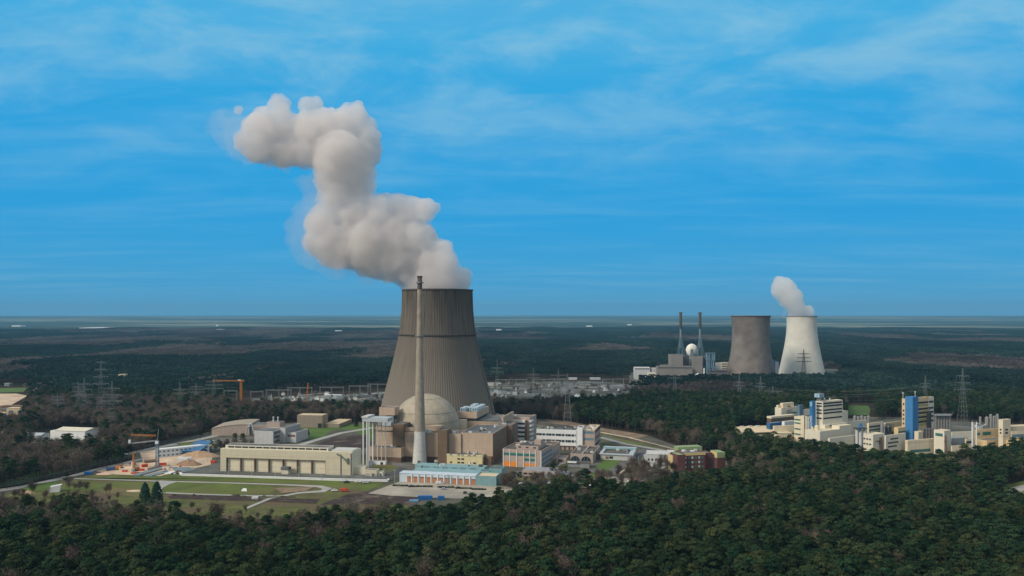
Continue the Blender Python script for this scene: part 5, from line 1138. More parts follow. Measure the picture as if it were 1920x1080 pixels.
for i in range(90):
    if i % 2: px, py = rnd.uniform(500, 745), rnd.uniform(739, 762)
    else: px, py = rnd.uniform(908, 1170), rnd.uniform(719, 749)
    x, y = G(px, py); s_ = rnd.uniform(1.2, 3.6); mb = MB().box(-s_, s_, -s_*.6, s_*.6, .1, s_*1.1); mb.build
    for k in range(3): mb.bar((-s_*.6+k*s_*.6, 0, s_*1.1), (-s_*.6+k*s_*.6, 0, s_*1.1+2.4), .28, 5)
    o = mb.build('switchyard_transformer', rnd.choice([M['white'], M['lgrey'], M['pale_con'], M['grey'], M['dgrey'], M['grey']])); o.location = (x, y, 0); o.rotation_euler.z = rnd.uniform(-.3, .3); tag(o, 'small pale transformer box with insulators on the switchyard gravel', 'transformer', 'switchyard transformers')
def shed(name, px, py, w, d, h, wall, roof, label, th=5, cat='building', group=None, gable=0.0, Y=None, ww=True):
    if cat == 'building': ww = False; h *= .8
    Y = Y or GY(py); t = Thing(name, label, cat, px, Y, th, group); 
    z0 = gz(t.X, t.Y) if Y > 2500 else 0; t.root.location.z = z0
    t.box('wall', wall, 0, w, 0, d, -2 if Y > 2500 else 0, h)
    if gable: t.part('roof', MB().add([(-.5,-.5,h+.02),(w+.5,-.5,h+.02),(w+.5,d+.5,h+.02),(-.5,d+.5,h+.02),(-.5,d/2,h+gable),(w+.5,d/2,h+gable)], [(0,1,5,4),(2,3,4,5),(0,4,3),(1,2,5),(0,3,2,1)]), roof)
    else: t.box('roof', roof, -.3, w+.3, -.3, d+.3, h+.02, h+.5)
    if ww:
        n_ = max(1, int(w//9))
        for k in range(n_): t.pane('F', (k+.25)*w/n_, (k+.75)*w/n_, h*.35, h*.7, 0, M['bluegrey'])
    return t
shed('white_shed', 545, 752, 18, 9, 6, M['white'], M['white'], 'white relay house among the left switchyard gantries'); shed('white_shed', 610, 747, 26, 9, 6, M['lgrey'], M['white'], 'long pale relay house on the left switchyard')
shed('white_shed', 913, 724, 24, 10, 6, M['greyw'], M['greyw'], 'white relay house right beside the big cooling tower'); shed('white_shed', 1066, 712, 16, 10, 4, M['greyw'], M['lgrey'], 'white relay house at the rear edge of the right switchyard'); shed('white_shed', 1106, 712, 20, 10, 4, M['lgrey'], M['greyw'], 'pale relay house at the rear right of the switchyard')
t = shed('white_hall', 103, 826, 34, 22, 10, M['white'], M['creamt'], 'white hall with shallow gabled roof among leafless trees', 12, 'hall', gable=2.2, ww=False); t.block(-9, -.05, 4, 18, 0, 9, M['white'], M['creamt'], name='side_wing', par=.2)
shed('low_house', 0, 828, 20, 12, 9, M['greyw'], M['pinkb'], 'pale low building at the very left edge of the wood', 5, 'house', gable=2); shed('low_house', 27, 830, 26, 14, 7, M['pale_con'], M['lgrey'], 'long low greenish roofed building beside the left edge', 5, 'house', gable=2)
for i in range(14):
    px = rnd.uniform(85, 172); py = rnd.uniform(829, 834); car('parked_car', 'small parked car in the row in front of the white hall', 'car', px, py, rnd.uniform(0, 180), rnd.choice([wp, sp_, wp, M['redm']]), group='cars parked by the white hall')
shed('farm_building', 62, 741, 14, 10, 9, M['white'], M['pinkb'], 'white farm house with dark opening beside the sandy field', 5, 'house', gable=3); shed('farm_building', 112, 732, 22, 12, 6, M['lgrey'], M['lgrey'], 'low blue grey farm shed right of the white farm house', 5, 'shed'); shed('farm_building', 88, 735, 14, 10, 5, M['pinkb'], M['pinkb'], 'low pinkish shed between farm house and grey shed', 5, 'shed')
shed('pale_barn', 222, 716.5, 12, 10, 14, M['sandroof'], M['sandroof'], 'tiny pale barn roof showing above the bare woodland', 5, 'barn'); shed('pale_barn', 8, 724, 9, 8, 4.5, M['grey'], M['greyw'], 'faint grey barn at the left edge beyond the green field', 5, 'barn'); shed('field_shed', 0, 772, 30, 12, 7, M['brownp'], M['brownp'], 'brown low shed below the sandy field at the left edge', 0, 'shed'); shed('field_shed', 12, 778, 22, 12, 8, M['sandroof'], M['sandroof'], 'cream low shed beside the brown one at the left edge', 0, 'shed')
# distant white industrial roofs near the horizon
far_w = mat('distant_white_roof', (.85,.85,.85), .8, .05, .01)
for i, (px, py, w, d, lb) in enumerate(((148,616.5,230,260,'distant white warehouse, left part of the long bright row near the horizon'),(176,617.5,160,160,'distant white warehouse in the middle of the bright row'),(200,618.3,120,160,'distant white warehouse at the right end of the bright row'),(44,619,70,120,'distant white roof left of the bright warehouse row'),(-6,618.5,80,150,'distant white roof at the left edge of the picture'),(8,621.5,110,100,'distant pale roof just below the one at the left edge'),(22,612.5,90,90,'faint distant roof on the horizon at the far left'),
    (404,622.5,46,60,'single small distant white building right of the bright row'),(405,611.5,22,20,'small distant white tower block on the horizon'),(560,621.5,50,60,'distant white building, left of the pair before the big cooling tower'),(574,621.5,40,60,'distant white building, right of the pair before the big cooling tower'),(611,624,30,40,'small distant white house left of the big cooling tower'),(628,625,40,40,'distant white house close left of the big cooling tower'),(52,630.5,46,50,'distant pale roof in the blue woods at left'),(930,621,40,60,'faint distant white building right of the big cooling tower'),(1178,610,40,60,'faint distant pale building left of the twin chimneys'),(1100,612,60,60,'faint distant pale roof mid right near the horizon'))):
    shed('distant_warehouse', px, py, w, d, 12 if py < 625 else 16, far_w, far_w, lb, 0, 'warehouse', ww=False)
# ================================================================== factory (right)
def fb(name, label, pl, pc, pr, Y, pt, wall, roof=None, th=-32, cat='factory building', par=.5, z0=0, group=None):
    """block whose nearest corner stands at column pc; its front reaches pr, its left side reaches pl"""
    t = Thing(name, label, cat, pc, Y, th, group); t.w = t.a(pr); t.d = abs(t.b(pl, 0)); t.d = min(t.d, 60); t.h = t.z(pt)
    t.block(0, t.w, 0, t.d, z0, t.h, wall, roof or M['sandroof'], par=par); return t
def fz(t, py): return t.z(py)
fc, f2, fy = M['fcream'], M['fcream2'], M['fyel']
t = fb('factory_tower', 'pale cream factory tower with dark window bands beside the narrow blue sign tower', 1529.4, 1542.5, 1580, 735, 753, f2)
for py in (757, 762, 769.5, 775.3, 785):
    z = fz(t, py); t.pane('F', 1.2, t.w-1, z-.7, z+.7, 0); t.pane('L', .8, t.d-.8, z-.7, z+.7, 0)
t.block(-.6, t.w+3, -3, t.d*.4, 0, fz(t, 796), f2, f2, name='base_block', par=.3); t.pane('F', 6, t.w-8, fz(t, 799), fz(t, 797.5), -3)
t.block(t.w+.05, t.a(1590, 3), 3, 12, 0, fz(t, 776), f2, M['sandroof'], name='side_slab')
for k in range(9): t.part('roof_vent', MB().box(2+k*2.6, 2.8+k*2.6, 5+(k%3)*2, 6+(k%3)*2, t.h-.4, t.h+.9+(k%2)*.8), M['lgrey'])
# rooftop cube sign
r_ = t.root; cube = MB(); lattice(cube, (2, 5, t.h), (2, 5, t.h+3.6), 3, 3, 3, .18); cube.build('sign_mast', M['pale_con'], r_)
zs = t.h+3.2; sg = t.box('sign_cube', M['grey'], -1.2, 5.2, 2.2, 8.2, zs, zs+3.9)
panel = mat('sign_pale_blue', (.34,.52,.62), .5, .04, .5); mark = mat('sign_dark_blue', (.03,.16,.36), .5, .04, .5)
t.box('sign_panel', panel, .4, 4.4, 2.05, 2.19, zs+.5, zs+3.4, parent=sg); t.box('sign_panel', panel, -1.34, -1.21, 2.6, 7.8, zs+.5, zs+3.4, parent=sg)
t.part('emblem', MB().box(1.2,2.8,1.95,2.04,zs+1.2,zs+1.6).box(1.2,1.6,1.95,2.04,zs+1.61,zs+2.8).box(2.4,2.8,1.95,2.04,zs+1.61,zs+2.8).box(1.61,2.39,1.95,2.04,zs+2.4,zs+2.8).box(-1.42,-1.35,4.6,5.8,zs+1.2,zs+1.6).box(-1.42,-1.35,4.6,5.0,zs+1.61,zs+2.8), mark, parent=sg)
t = fb('sign_tower', 'narrow dark blue shaft tower with white vertical lettering and a square emblem', 1518, 1523.5, 1529.3, 733, 752.5, M['fblue'])
stripe = t.box('sign_strip', mark, -.12, .02, .25, t.d-.2, 4, t.h-.6)
em = t.box('emblem_panel', panel, -.2, -.121, .5, t.d-.5, t.h-4.5, t.h-1.0); t.box('emblem', mark, -.28, -.201, t.d*.4, t.d*.6, t.h-3.5, t.h-2.0, parent=em)
cu = bpy.data.curves.new('lettering', 'FONT'); cu.body = 'BAERLOCHER'; cu.size = 3.3; cu.extrude = .04; cu.align_x = 'CENTER'; cu.align_y = 'CENTER'
to = bpy.data.objects.new('tmp', cu); COL.objects.link(to); bpy.context.view_layer.update(); me = bpy.data.meshes.new_from_object(to.evaluated_get(bpy.context.evaluated_depsgraph_get())); COL.objects.unlink(to)
me.name = 'lettering'; me.materials.clear(); me.materials.append(M['white']); lo = bpy.data.objects.new('lettering', me); COL.objects.link(lo); lo.parent = t.root
lo.matrix_local = Matrix.Translation((-.22, t.d*.5, t.h*.5-1)) @ Matrix(((0,0,-1,0),(0,-1,0,0),(1,0,0,0),(0,0,0,1))).to_4x4() if False else Matrix.Translation((-.22, t.d*.5, t.h*.47)) @ Matrix(((0,0,-1,0),(0,1,0,0),(1,0,0,0),(0,0,0,1))); lo.scale = (1.0, 1.0, 1)
t = fb('stair_block', 'slim cream stair block with slanting roof line left of the blue sign tower', 1489, 1507.5, 1510, 752, 783, fc, th=-32)
t.h2 = t.h
for py in (788.5, 795, 806, 816): z = fz(t, py); t.pane('L', t.d*.35, t.d-.4, z-.7, z+.7, 0, M['tealglass'])
t.part('slanted_top', MB().add([(0,0,t.h+.02),(t.w,0,t.h+.02),(t.w,t.d,t.h+.02),(0,t.d,t.h+.02),(0,0,t.h+2.2),(t.w,0,t.h+2.2)], [(0,1,5,4),(4,5,2,3),(0,4,3),(1,2,5),(0,3,2,1)]), fc)
def tanks(name, label, spec, Y, mt, group=None, cone=True, cat='silo'):
    for i, (p0, p1, pt, pb) in enumerate(spec):
        r = (p1-p0)/2*Y/FOC; zt_, zb = ZP(pt, Y), max(0, ZP(pb, Y)) if pb else 0
        o = tag(empty(name, (GX((p0+p1)/2, Y), Y, 0)), label if isinstance(label, str) else label[i], cat, group)
        MB().lathe([(r, zb), (r, zt_-r*.5)], 20).build('shell', mt, o); MB().lathe([(r+.03, zt_-r*.5), (r*.3, zt_), (.02, zt_+.02)], 20).build('cap', mt, o)
        if zb > .5: MB().box(-r*.7, -r*.5, -r*.6, -r*.4, 0, zb).box(r*.5, r*.7, -r*.6, -r*.4, 0, zb).box(-r*.1, r*.1, r*.4, r*.6, 0, zb).build('legs', M['grey'], o)
tanks('silo', 'slim cream silo column standing close to the blue sign tower', [(1510.3,1513.5,780,None),(1513.8,1517,781,None)], 745, f2, 'cream silo columns')
tanks('round_tank', ['cream round tank at the foot of the blue sign tower, left one','larger cream round tank right of the blue sign tower foot'], [(1521,1525,800,None),(1527.5,1535.5,797,None)], 722, fc)
t = fb('factory_hall', 'big cream hall with plain front below the banded factory tower', 1509, 1537.5, 1596, 712, 809, f2, fc); 
t.block(t.w*.62, t.w+.02, .05, t.d*.5, t.h-.45, t.h+2.8, f2, fc, name='raised_end', par=.3)
t.pane('L', 4, t.d-4, 2, 3.6, 0, M['tealglass'])
t = fb('factory_hall', 'low pale hall in front of the big plain cream hall', 1552, 1556, 1606, 690, 822, f2, f2)
t = fb('terraced_block', 'stepped cream block with roof cubes at the far left of the factory', 1453, 1465, 1495, 850, 765, f2)
t.block(6, t.w-2, 3, t.d-2, t.h-.4, t.h+4.4, fc, fc, name='roof_cube', par=.2); t.block(1, 7, 5, t.d-1, t.h-.35, t.h+2.4, fc, fc, name='roof_cube', par=.2); t.pane('F', t.w*.33, t.w-.8, fz(t, 777), fz(t, 774.8), 0, M['tealglass']); t.part('roof_machinery', MB().box(t.w*.5, t.w*.62, .6, 2.6, t.h-2, t.h+1).bar((t.w*.45,.5,t.h+3),(t.w*.6,.5,t.h),.25).bar((t.w*.3,-.5,t.h-4),(t.w*.6,-.5,t.h-2.8),.4), M['rust'])
t = fb('grey_shaft', 'blue grey clad shaft right of the stepped cream block', 1495.3, 1499, 1505.5, 846, 759.5, M['bluegrey'], M['lgrey']); t = fb('factory_link', 'cream link building behind the blue sign tower', 1504, 1507, 1519, 850, 768, f2); t.bands('F', 1, t.w-1, [(t.h-8, t.h-6.5), (t.h-12.5, t.h-11)], 0, M['bluegrey'])
t = fb('brown_base_hall', 'cream topped brown walled hall below the stepped block', 1438, 1446, 1490, 825, 782, M['brownp'], fc); t.box('cream_rim', fc, -.2, t.w+.2, -.25, t.d, t.h-1.6, t.h+.4)
t = fb('blue_strip_shed', 'low shed with blue roof edge below the brown walled hall', 1437, 1444, 1466, 800, 793.5, M['blueroof'], M['lgrey']); t = fb('white_cube', 'white cube shaped block with vertical ribs left of the stair block', 1466, 1471, 1489, 790, 790.5, M['white'], f2)
for k in range(5): t.box('rib', M['lgrey'], 1+k*t.w/5.2, 1.3+k*t.w/5.2, -.15, 0, 1, t.h-.6)
t = Thing('long_roof_hall', 'long low hall with wide sand coloured roof at the left end of the factory', 'factory building', 1384, 785, -14)
w = t.a(1455); d = 38; h = t.z(812); t.block(0, w, 0, d, 0, h, fc, par=.1); t.part('roof', MB().add([(-1,-1,h+.02),(w+1,-1,h+.02),(w+1,d+1,h+.02),(-1,d+1,h+.02),(0,d*.5,h+3.5),(w,d*.5,h+3.5)], [(0,1,5,4),(2,3,4,5),(0,4,3),(1,2,5),(0,3,2,1)]), M['sandroof']); t.pane('F', w*.25, w*.85, h-2.2, h-1.1, 0)
for k in range(3): t.box('skylight', M['pale_con'], w*.3+k*9, w*.3+k*9+4, d*.42, d*.5, h+2.6, h+4.0)
t = fb('low_cream_block', 'low cream block with long dark slot between long roof hall and stair block', 1449, 1452, 1492, 765, 799, fc, M['sandroof'], -14); t.pane('F', 3, t.w-2, t.h-8.2, t.h-7, 0); t.block(-.1, t.w*.6, -8, -.03, 0, t.h-5.5, fc, fc, name='front_step', par=.2)
t = fb('factory_wall_block', 'plain pale cream block right behind the banded tower', 1588, 1591, 1626, 760, 791, f2, f2)
tanks('steel_tank', 'grey steel tank in the cluster behind the pale cream block', [(1600+i*6.4,1605.6+i*6.4,779+(i%2)*1.5,None) for i in range(5)], 800, M['silo'], 'steel tanks behind the pale block')
tanks('silo', ['left one of three slim white silos under a blue roof box','middle one of three slim white silos under a blue roof box','right one of three slim white silos under a blue roof box'], [(1604,1609.3,804.5,None),(1610.2,1616.2,804.5,None),(1618,1624,805,None)], 706, M['silow'])
x = GX(1604, 704); o = tag(empty('silo_deck', (x, 704, 0)), 'dark deck with blue box on top of the three white silos', 'silo deck'); zt_ = ZP(804, 706)
MB().box(0, 10, -1.5, 5, zt_+.25, zt_+1.0).build('deck', M['dgrey'], o); MB().box(4, 6.2, 0, 3, zt_+1.02, zt_+5).build('lift_box', M['fblue'], o); MB().tube([(0,-1.4,zt_+2),(10,-1.4,zt_+2)], .06).tube([(0,-1.4,zt_+1.0),(0,-1.4,zt_+2)], .06).tube([(10,-1.4,zt_+1.0),(10,-1.4,zt_+2)], .06).build('railing', M['grey'], o)
t = fb('window_band_block', 'cream block with two long window bands right of the white silos', 1625.5, 1629, 1651, 740, 794, fc)
for py in (800.5, 806.5): z = fz(t, py); t.pane('F', .5, t.w-.8, z-.8, z+.6, 0, M['tealglass'] if py > 803 else M['glass'])
t = fb('machinery_frame', 'dark open steel frame with process vessels left of the blue tower', 1652, 1657, 1676, 735, 812, M['dgrey'], M['dgrey'])
mb = MB()
for i in range(6): mb.bar((i*t.w/5, 0, 0), (i*t.w/5, 0, t.h+7), .22, 4); mb.bar((i*t.w/5, 5, 0), (i*t.w/5, 5, t.h+7), .22, 4)
for z in (t.h+1, t.h+4, t.h+7): mb.bar((0,0,z),(t.w,0,z),.22,4); mb.bar((0,5,z),(t.w,5,z),.22,4)
t.part('frame', mb, M['dgrey'])
for i in range(5): t.part('vessel', MB().lathe([(.05,t.h),(.9,t.h+.4),(.9,t.h+5.6),(.05,t.h+6.2)], 14, 1.3+i*t.w/5, 2.5), M['silo'] if i % 2 else M['dgrey'])
tanks('steel_tank', 'tall grey steel vessel left of the dark machinery frame', [(1651,1656.5,790,None)], 738, M['silo'])
t = fb('rear_cream_block', 'cream block behind the dark machinery frame', 1657, 1660, 1690, 770, 793, fc); t = fb('yellow_block', 'orange cream block directly left of the blue tower', 1676, 1684, 1698, 738, 802, fy); t.bands('F', .5, t.w-.5, [(t.h-5, t.h-3.4), (t.h-9.5, t.h-8.2)], 0, M['tealglass'])
t = fb('curved_cream_block', 'cream block with pinkish windowed end at the forest edge below the silos', 1620, 1637, 1658, 696, 815, f2, fc); 
for k in range(2):
    for j in range(3): t.pane('L', 2+j*t.d/3.2, 2+j*t.d/3.2+t.d*.2, t.h-5.2-k*4.4, t.h-3.8-k*4.4, 0)
t.part('wall_lift', MB().box(t.w*.55, t.w*.68, -1.2, 0, 0, t.h-3).box(t.w*.2, t.w*.6, -1, 0, t.h-6.2, t.h-5.6), M['rust'])
x, y = GX(1658, 690), 690; o = tag(empty('light_mast', (x, y, 0)), 'tall grey light mast at the forest edge before the factory', 'mast'); MB().bar((0,0,0),(0,0,ZP(800,690)),.35,8,.22).build('pole', M['lgrey'], o); MB().box(-1.2,1.2,-.5,.5,ZP(800,690)+.01,ZP(800,690)+1).build('lamp_head', M['grey'], o)
t = fb('stepped_cream_block', 'cream block with three stepped dark window bands in front of the blue tower', 1657.5, 1661, 1698, 700, 817, f2, fc)
for k, (a, b) in enumerate(((.22,.62),(.10,.62),(.10,.55))): t.pane('F', t.w*a, t.w*b, t.h-4.2-k*3.3, t.h-2.8-k*3.3, 0)
t = fb('blue_tower', 'tall bright blue windowless tower with dotted seam, tallest of the factory', 1697, 1711.4, 1722, 745, 744.6, M['fblue'], M['fblue'])
for k in range(9): t.box('wall_hatch', mark, -.08, .02, t.d*.52, t.d*.60, 6+k*4.6, 7.6+k*4.6)
t = fb('yellow_tower', 'yellow and pale banded factory tower behind the bright blue tower', 1691, 1697.5, 1740.6, 760, 748, fy)
for py in (756, 768, 775.8, 783.8, 792.6): z = fz(t, py)-1.0; t.pane('F', .6, t.w-.6, z-.9, z+.9, 0); t.pane('L', 1, t.d-1, z-.9, z+.9, 0); t.box('olive_band', M['fband'], .1, t.w-.1, -.09, .01, z-3.6, z-1.6)
w2 = t.a(1751); t.block(t.w+.04, w2, .01, t.d, 0, t.h-.6, f2, M['sandroof'], name='pale_wing')
for py in (756, 768, 775.8, 783.8, 792.6): z = fz(t, py)-1.0; t.pane('F', t.w+.9, w2-.9, z-.9, z+.9, .01)
for xx in (1, t.w*.55): t.part('roof_mast', MB().bar((xx,3,t.h-.4),(xx,3,t.h+4.5),.25,6).lathe([(.05,t.h+4.4),(1.0,t.h+5.2),(.05,t.h+6.2)],10,xx,3), M['silow'])
t.part('outside_stair', MB().box(t.w-3, t.w+1.5, -2.2, -.15, 2, t.h-15).tube([(t.w-3,-1,t.h-16),(t.w+1,-1,t.h-12),(t.w-2,-1,t.h-10)], .3), M['dgrey'])
tanks('dark_silo', 'dark grey ribbed silo in the pair row right of the blue tower foot', [(1729+i*5.4,1734.2+i*5.4,802,None) for i in range(4)], 728, mat('dark_silo_metal', (.14,.13,.125), .6, .2, .5, streak=.3), 'dark silos at the foot of the blue tower')
t = fb('small_cream_house', 'small cream house between blue tower and dark silos', 1714.5, 1722, 1731, 722, 809.5, fc); t.pane('L', 1, t.d-1, 4, 6, 0)
tanks('tall_silo', 'tall grey ribbed silo of the long silo bank right of the yellow tower', [(1752+i*5.2,1757+i*5.2,778,None) for i in range(6)], 748, mat('ribbed_silo', (.205,.20,.19), .6, .2, .5, streak=.3, panel=(40,1.2)), 'silo bank right of the yellow tower')
o = tag(empty('silo_walkway', (GX(1752, 745), 745, 0)), 'pale walkway with railing over the long silo bank', 'walkway'); zt_ = ZP(777.6, 748); MB().box(0, 16, -1, 1.2, zt_+.1, zt_+.5).build('deck', M['lgrey'], o); mb = MB()
for k in range(9): mb.bar((k*2, -.9, zt_+.5), (k*2, -.9, zt_+1.7), .07, 4)
mb.bar((0,-.9,zt_+1.7),(16,-.9,zt_+1.7),.07,4); mb.build('railing', M['lgrey'], o)
t = fb('low_front_hall', 'wide low cream hall along the forest edge right of the blue tower', 1697, 1702, 1752, 705, 826, fc, fc, -20); t.box('green_window_strip', M['tealglass'], 3, t.w-5, -.1, .02, 1.5, 4)
t = fb('corner_block', 'cream corner block with green windows in front of the silo bank', 1751, 1770.5, 1783, 702, 808, f2); t.pane('L', t.d*.15, t.d*.85, t.h-5.2, t.h-2.6, 0, M['tealglass']); t.pane('L', t.d*.15, t.d*.85, 1.5, 4.6, 0, M['tealglass']); t.part('outside_stair', MB().box(.6, 1.6, -1.2, -.05, 3, t.h-4).box(-.6, 2.2, -1.4, -.05, t.h-9, t.h-8.6), M['rust'])
t = fb('pale_wall_shed', 'long pale walled shed with dark striped roofs right of the corner block', 1783.5, 1785, 1823, 740, 810, f2, M['grey'], -14); t = fb('striped_roof_shed', 'dark roofed low shed in front of the long pale walled shed', 1783, 1785, 1815, 722, 822, M['grey'], M['roofd'], -14)
for k in range(5): t.box('roof_strip', M['lgrey'], .6, t.w-.6, 1+k*2.2, 1.6+k*2.2, t.h-.35, t.h-.1)
t = fb('low_sand_block', 'low sand coloured block with wavy top at the forest edge', 1783, 1785, 1818, 696, 836, fc, M['sandroof'], -14); t = fb('low_window_block', 'low cream block with dark windows behind the twin steel chimneys', 1809, 1811.5, 1828, 712, 823, fc, M['roofg'], -20); t.bands('F', .4, t.w-.4, [(t.h-4, t.h-2.2)], 0)
for i, (p0, p1, lb) in enumerate(((1821.8,1824.4,'left one of three slim steel chimneys'),(1824.7,1827.2,'middle one of three slim steel chimneys, touching the left one'),(1829.8,1831.9,'right one of three slim steel chimneys, standing apart'))):
    Y = 700; r = (p1-p0)/2*Y/FOC; o = tag(empty('steel_chimney', (GX((p0+p1)/2, Y), Y, 0)), lb, 'chimney'); zt_ = ZP(788.5, Y); MB().lathe([(r, 0), (r, zt_)], 16, cap=True).build('shaft', M['silo' if i == 1 else 'silow'], o)
    MB().lathe([(r+.04, zt_-1.2), (r+.14, zt_-1.1), (r+.14, zt_+.05), (r*.8, zt_+.05)], 16).build('tip_ring', M['dgrey'], o)
t = fb('process_hall', 'orange cream hall with green windows carrying pipes and tanks near the right edge', 1826, 1829, 1873, 758, 806, fy, M['lgrey'], -20); t.pane('F', t.w*.30, t.w*.65, t.h-5.6, t.h-2.6, 0, M['tealglass']); t.pane('F', .5, t.w*.18, t.h-5, t.h-2.8, 0, M['tealglass'])
t.block(0, t.w*.9, -12, -.05, 0, t.h-8.5, fy, M['roofg'], name='front_step', par=.3); t.bands('F', 2, t.w*.35, [(t.h-12.4, t.h-10.6)], -12)
t.part('roof_pipes', MB().tube([(2,4,t.h),(6,4,t.h+3),(14,5,t.h+2),(20,5,t.h+4)], .4, 6).tube([(6,8,t.h),(12,8,t.h+4.5),(19,8,t.h+2)], .5, 6).box(8,13,3,6,t.h-.3,t.h+2), M['silow'])
tanks('process_tank', ['thin white topped vent pipe left on the process hall','peach coloured tank on the process hall','tall olive tank on the process hall','slim pale tank in the middle of the process hall roof','tall grey steel column with white dome beside the cream tower','slender grey column left of the white domed one'],
  [(1836,1840,781,804),(1847,1853.5,781,800),(1855,1860,776.5,803),(1860.4,1864.5,780,804),(1868,1872.5,776,804),(1864.8,1867.6,779,804)], 772, M['silo'])
t = fb('cream_tower', 'plain cream tower with four small dark windows near the right edge', 1872, 1880.6, 1895, 742, 787, fc, M['sandroof'], -25)
for z0 in (t.z(806), t.z(812)): t.pane('F', t.w*.3, t.w*.62, z0-.9, z0+.7, 0); t.pane('L', t.d*.3, t.d*.7, z0-.9, z0+.7, 0)
t = fb('right_edge_block', 'cream block with long dark window band at the right edge of the picture', 1895, 1896, 1960, 745, 808, fc, M['sandroof'], -14); t.pane('F', 1, t.w*.36, t.h-6.2, t.h-3.4, 0, M['bluegrey']); t.block(4, t.w-1, 4, 14, t.h-.4, t.h+3.4, fc, M['sandroof'], name='roof_cube'); t.block(-6, t.w*.2, -5, -.05, 0, t.h-8, fy, M['sandroof'], name='front_step', par=.3)

# ================================================================== distant power station
DT = tag(empty('cooling_tower', (GX(1407.5,1540), 1540, 0)), 'distant dark brown cooling tower without steam, left one of the two', 'cooling tower'); s_ = 1540/FOC
pf = shell_profile([(0,49.2),(5,47.4),(19,44.6),(41.5,39.4),(63,36.4),(85,35.0),(108,35.6),(121.5,36.8)], 40)
MB().lathe(pf, 160).build('shell', M['concrete2'], DT); MB().lathe([(r-.9, z) for r, z in pf if z > 50][::-1], 120).build('inner_wall', M['dark_con'], DT); MB().lathe([(36.9,120.6),(38.0,120.9),(38.0,122.2),(35.8,122.2)], 120, smooth=False).build('rim', M['rust'], DT)
WT = tag(empty('cooling_tower', (GX(1503.2,1650), 1650, 0)), 'distant pale cream cooling tower with a short plume of steam, right one of the two', 'cooling tower')
pf = shell_profile([(0,46.0),(11.6,43.9),(35.6,38.8),(58.8,34.4),(82.2,31.0),(100,29.7),(112,29.6),(120.5,30.3)], 40)
MB().lathe(pf, 160).build('shell', M['white_con'], WT); MB().lathe([(r-.9, z) for r, z in pf if z > 50][::-1], 120).build('inner_wall', M['dark_con'], WT); MB().lathe([(30.35,119.8),(31.1,120),(31.1,120.9),(29.4,120.9)], 120, smooth=False).build('rim', M['roofg'], WT)
for px, lb in ((1276.3, 'left one of the two distant dark topped chimneys'), (1312.6, 'right one of the two distant dark topped chimneys')):
    Y = 1516; o = tag(empty('tall_chimney', (GX(px, Y), Y, 0)), lb, 'chimney'); zt_ = ZP(585.5, Y)
    MB().lathe([(1.9, 60), (1.9, 97)], 20).build('shaft', mat('chimney_blue_grey', (.20,.25,.26), .8, .1), o); MB().lathe([(2.0, 97.02), (2.5, 100), (2.75, zt_)], 20, cap=True).build('dark_top', mat('chimney_dark', (.07,.065,.06), .9, .1), o); MB().lathe([(2.8, zt_-1.2), (3.2, zt_-1), (3.2, zt_+.2), (2.5, zt_+.2)], 20).build('tip_ring', M['rust'], o)
    mb = MB(); 
    for a in range(4): c, s2 = math.cos(R(45+90*a)), math.sin(R(45+90*a)); mb.bar((c*2, s2*2, 78), (c*10, s2*10, 44), .42, 5)
    lattice(mb, (0,0,44), (0,0,80), 7, 4.5, 6, .3); mb.build('support_frame', M['bluegrey'], o)
gp = mat('power_station_grey', (.25,.235,.215), .9, .12, .05, streak=.25, panel=(8,6)); gp2 = mat('power_station_dark', (.13,.12,.13), .9, .15, .08)
def far_block(name, label, p0, p1, Y, pt, d, m, roof=None, th=2, cat='power station block', bands=0):
    t = Thing(name, label, cat, p0, Y, th); t.w = t.a(p1); t.h = t.z(pt); t.block(0, t.w, 0, d, 0, t.h, m, roof or M['roofg'], par=.8)
    for k in range(bands): t.pane('F', 1, t.w-1, t.h-3.5-k*4.6, t.h-1.9-k*4.6, 0)
    return t
far_block('boiler_house', 'grey distant boiler house below the left dark topped chimney', 1257, 1280.7, 1500, 665, 24, gp); far_block('boiler_house', 'dark purple grey block between the two distant boiler houses', 1281, 1291, 1522, 667, 20, gp2); far_block('boiler_house', 'grey distant boiler house below the right dark topped chimney', 1298.7, 1317.5, 1500, 668, 24, gp)
far_block('turbine_house', 'long grey distant turbine house in front of the boiler houses', 1232.6, 1298.4, 1478, 687, 20, gp, bands=1); far_block('turbine_house', 'narrow darker block right of the right distant boiler house', 1318, 1324, 1510, 667, 18, gp2)
far_block('white_hall', 'low white distant hall at the left end of the distant power station', 1190, 1219, 1520, 689, 20, M['silow'], M['white'], bands=1); far_block('white_hall', 'small pale hall between white hall and grey turbine house', 1223, 1232, 1515, 690.5, 18, M['greyw'], M['white']); far_block('white_hall', 'tiny cream building half hidden by trees below the pale halls', 1215, 1230, 1450, 699.5, 14, M['creamt'], M['white'], bands=1)
far_block('white_roof_block', 'white roofed strip on the left shoulder of the grey turbine house', 1239, 1257, 1496, 684.5, 12, gp, M['white'])
o = tag(empty('white_dome', (GX(1297.2, 1545), 1545, 0)), 'round white dome between the two distant chimneys', 'reactor dome'); rD = 12*1545/FOC; zD = ZP(656.5, 1545)
MB().lathe([(rD*.92*max(.02, math.cos(R(a))) if a > 0 else rD*.92*(.35+.65*math.cos(R(a))) , zD+rD*math.sin(R(a))) for a in range(-88, 90, 8)], 40).build('dome', mat('white_dome_paint', (.82,.78,.68), .7, .05), o); MB().lathe([(rD*.5, 0), (rD*.4, zD-rD*.9)], 24).build('base', M['white_con'], o)
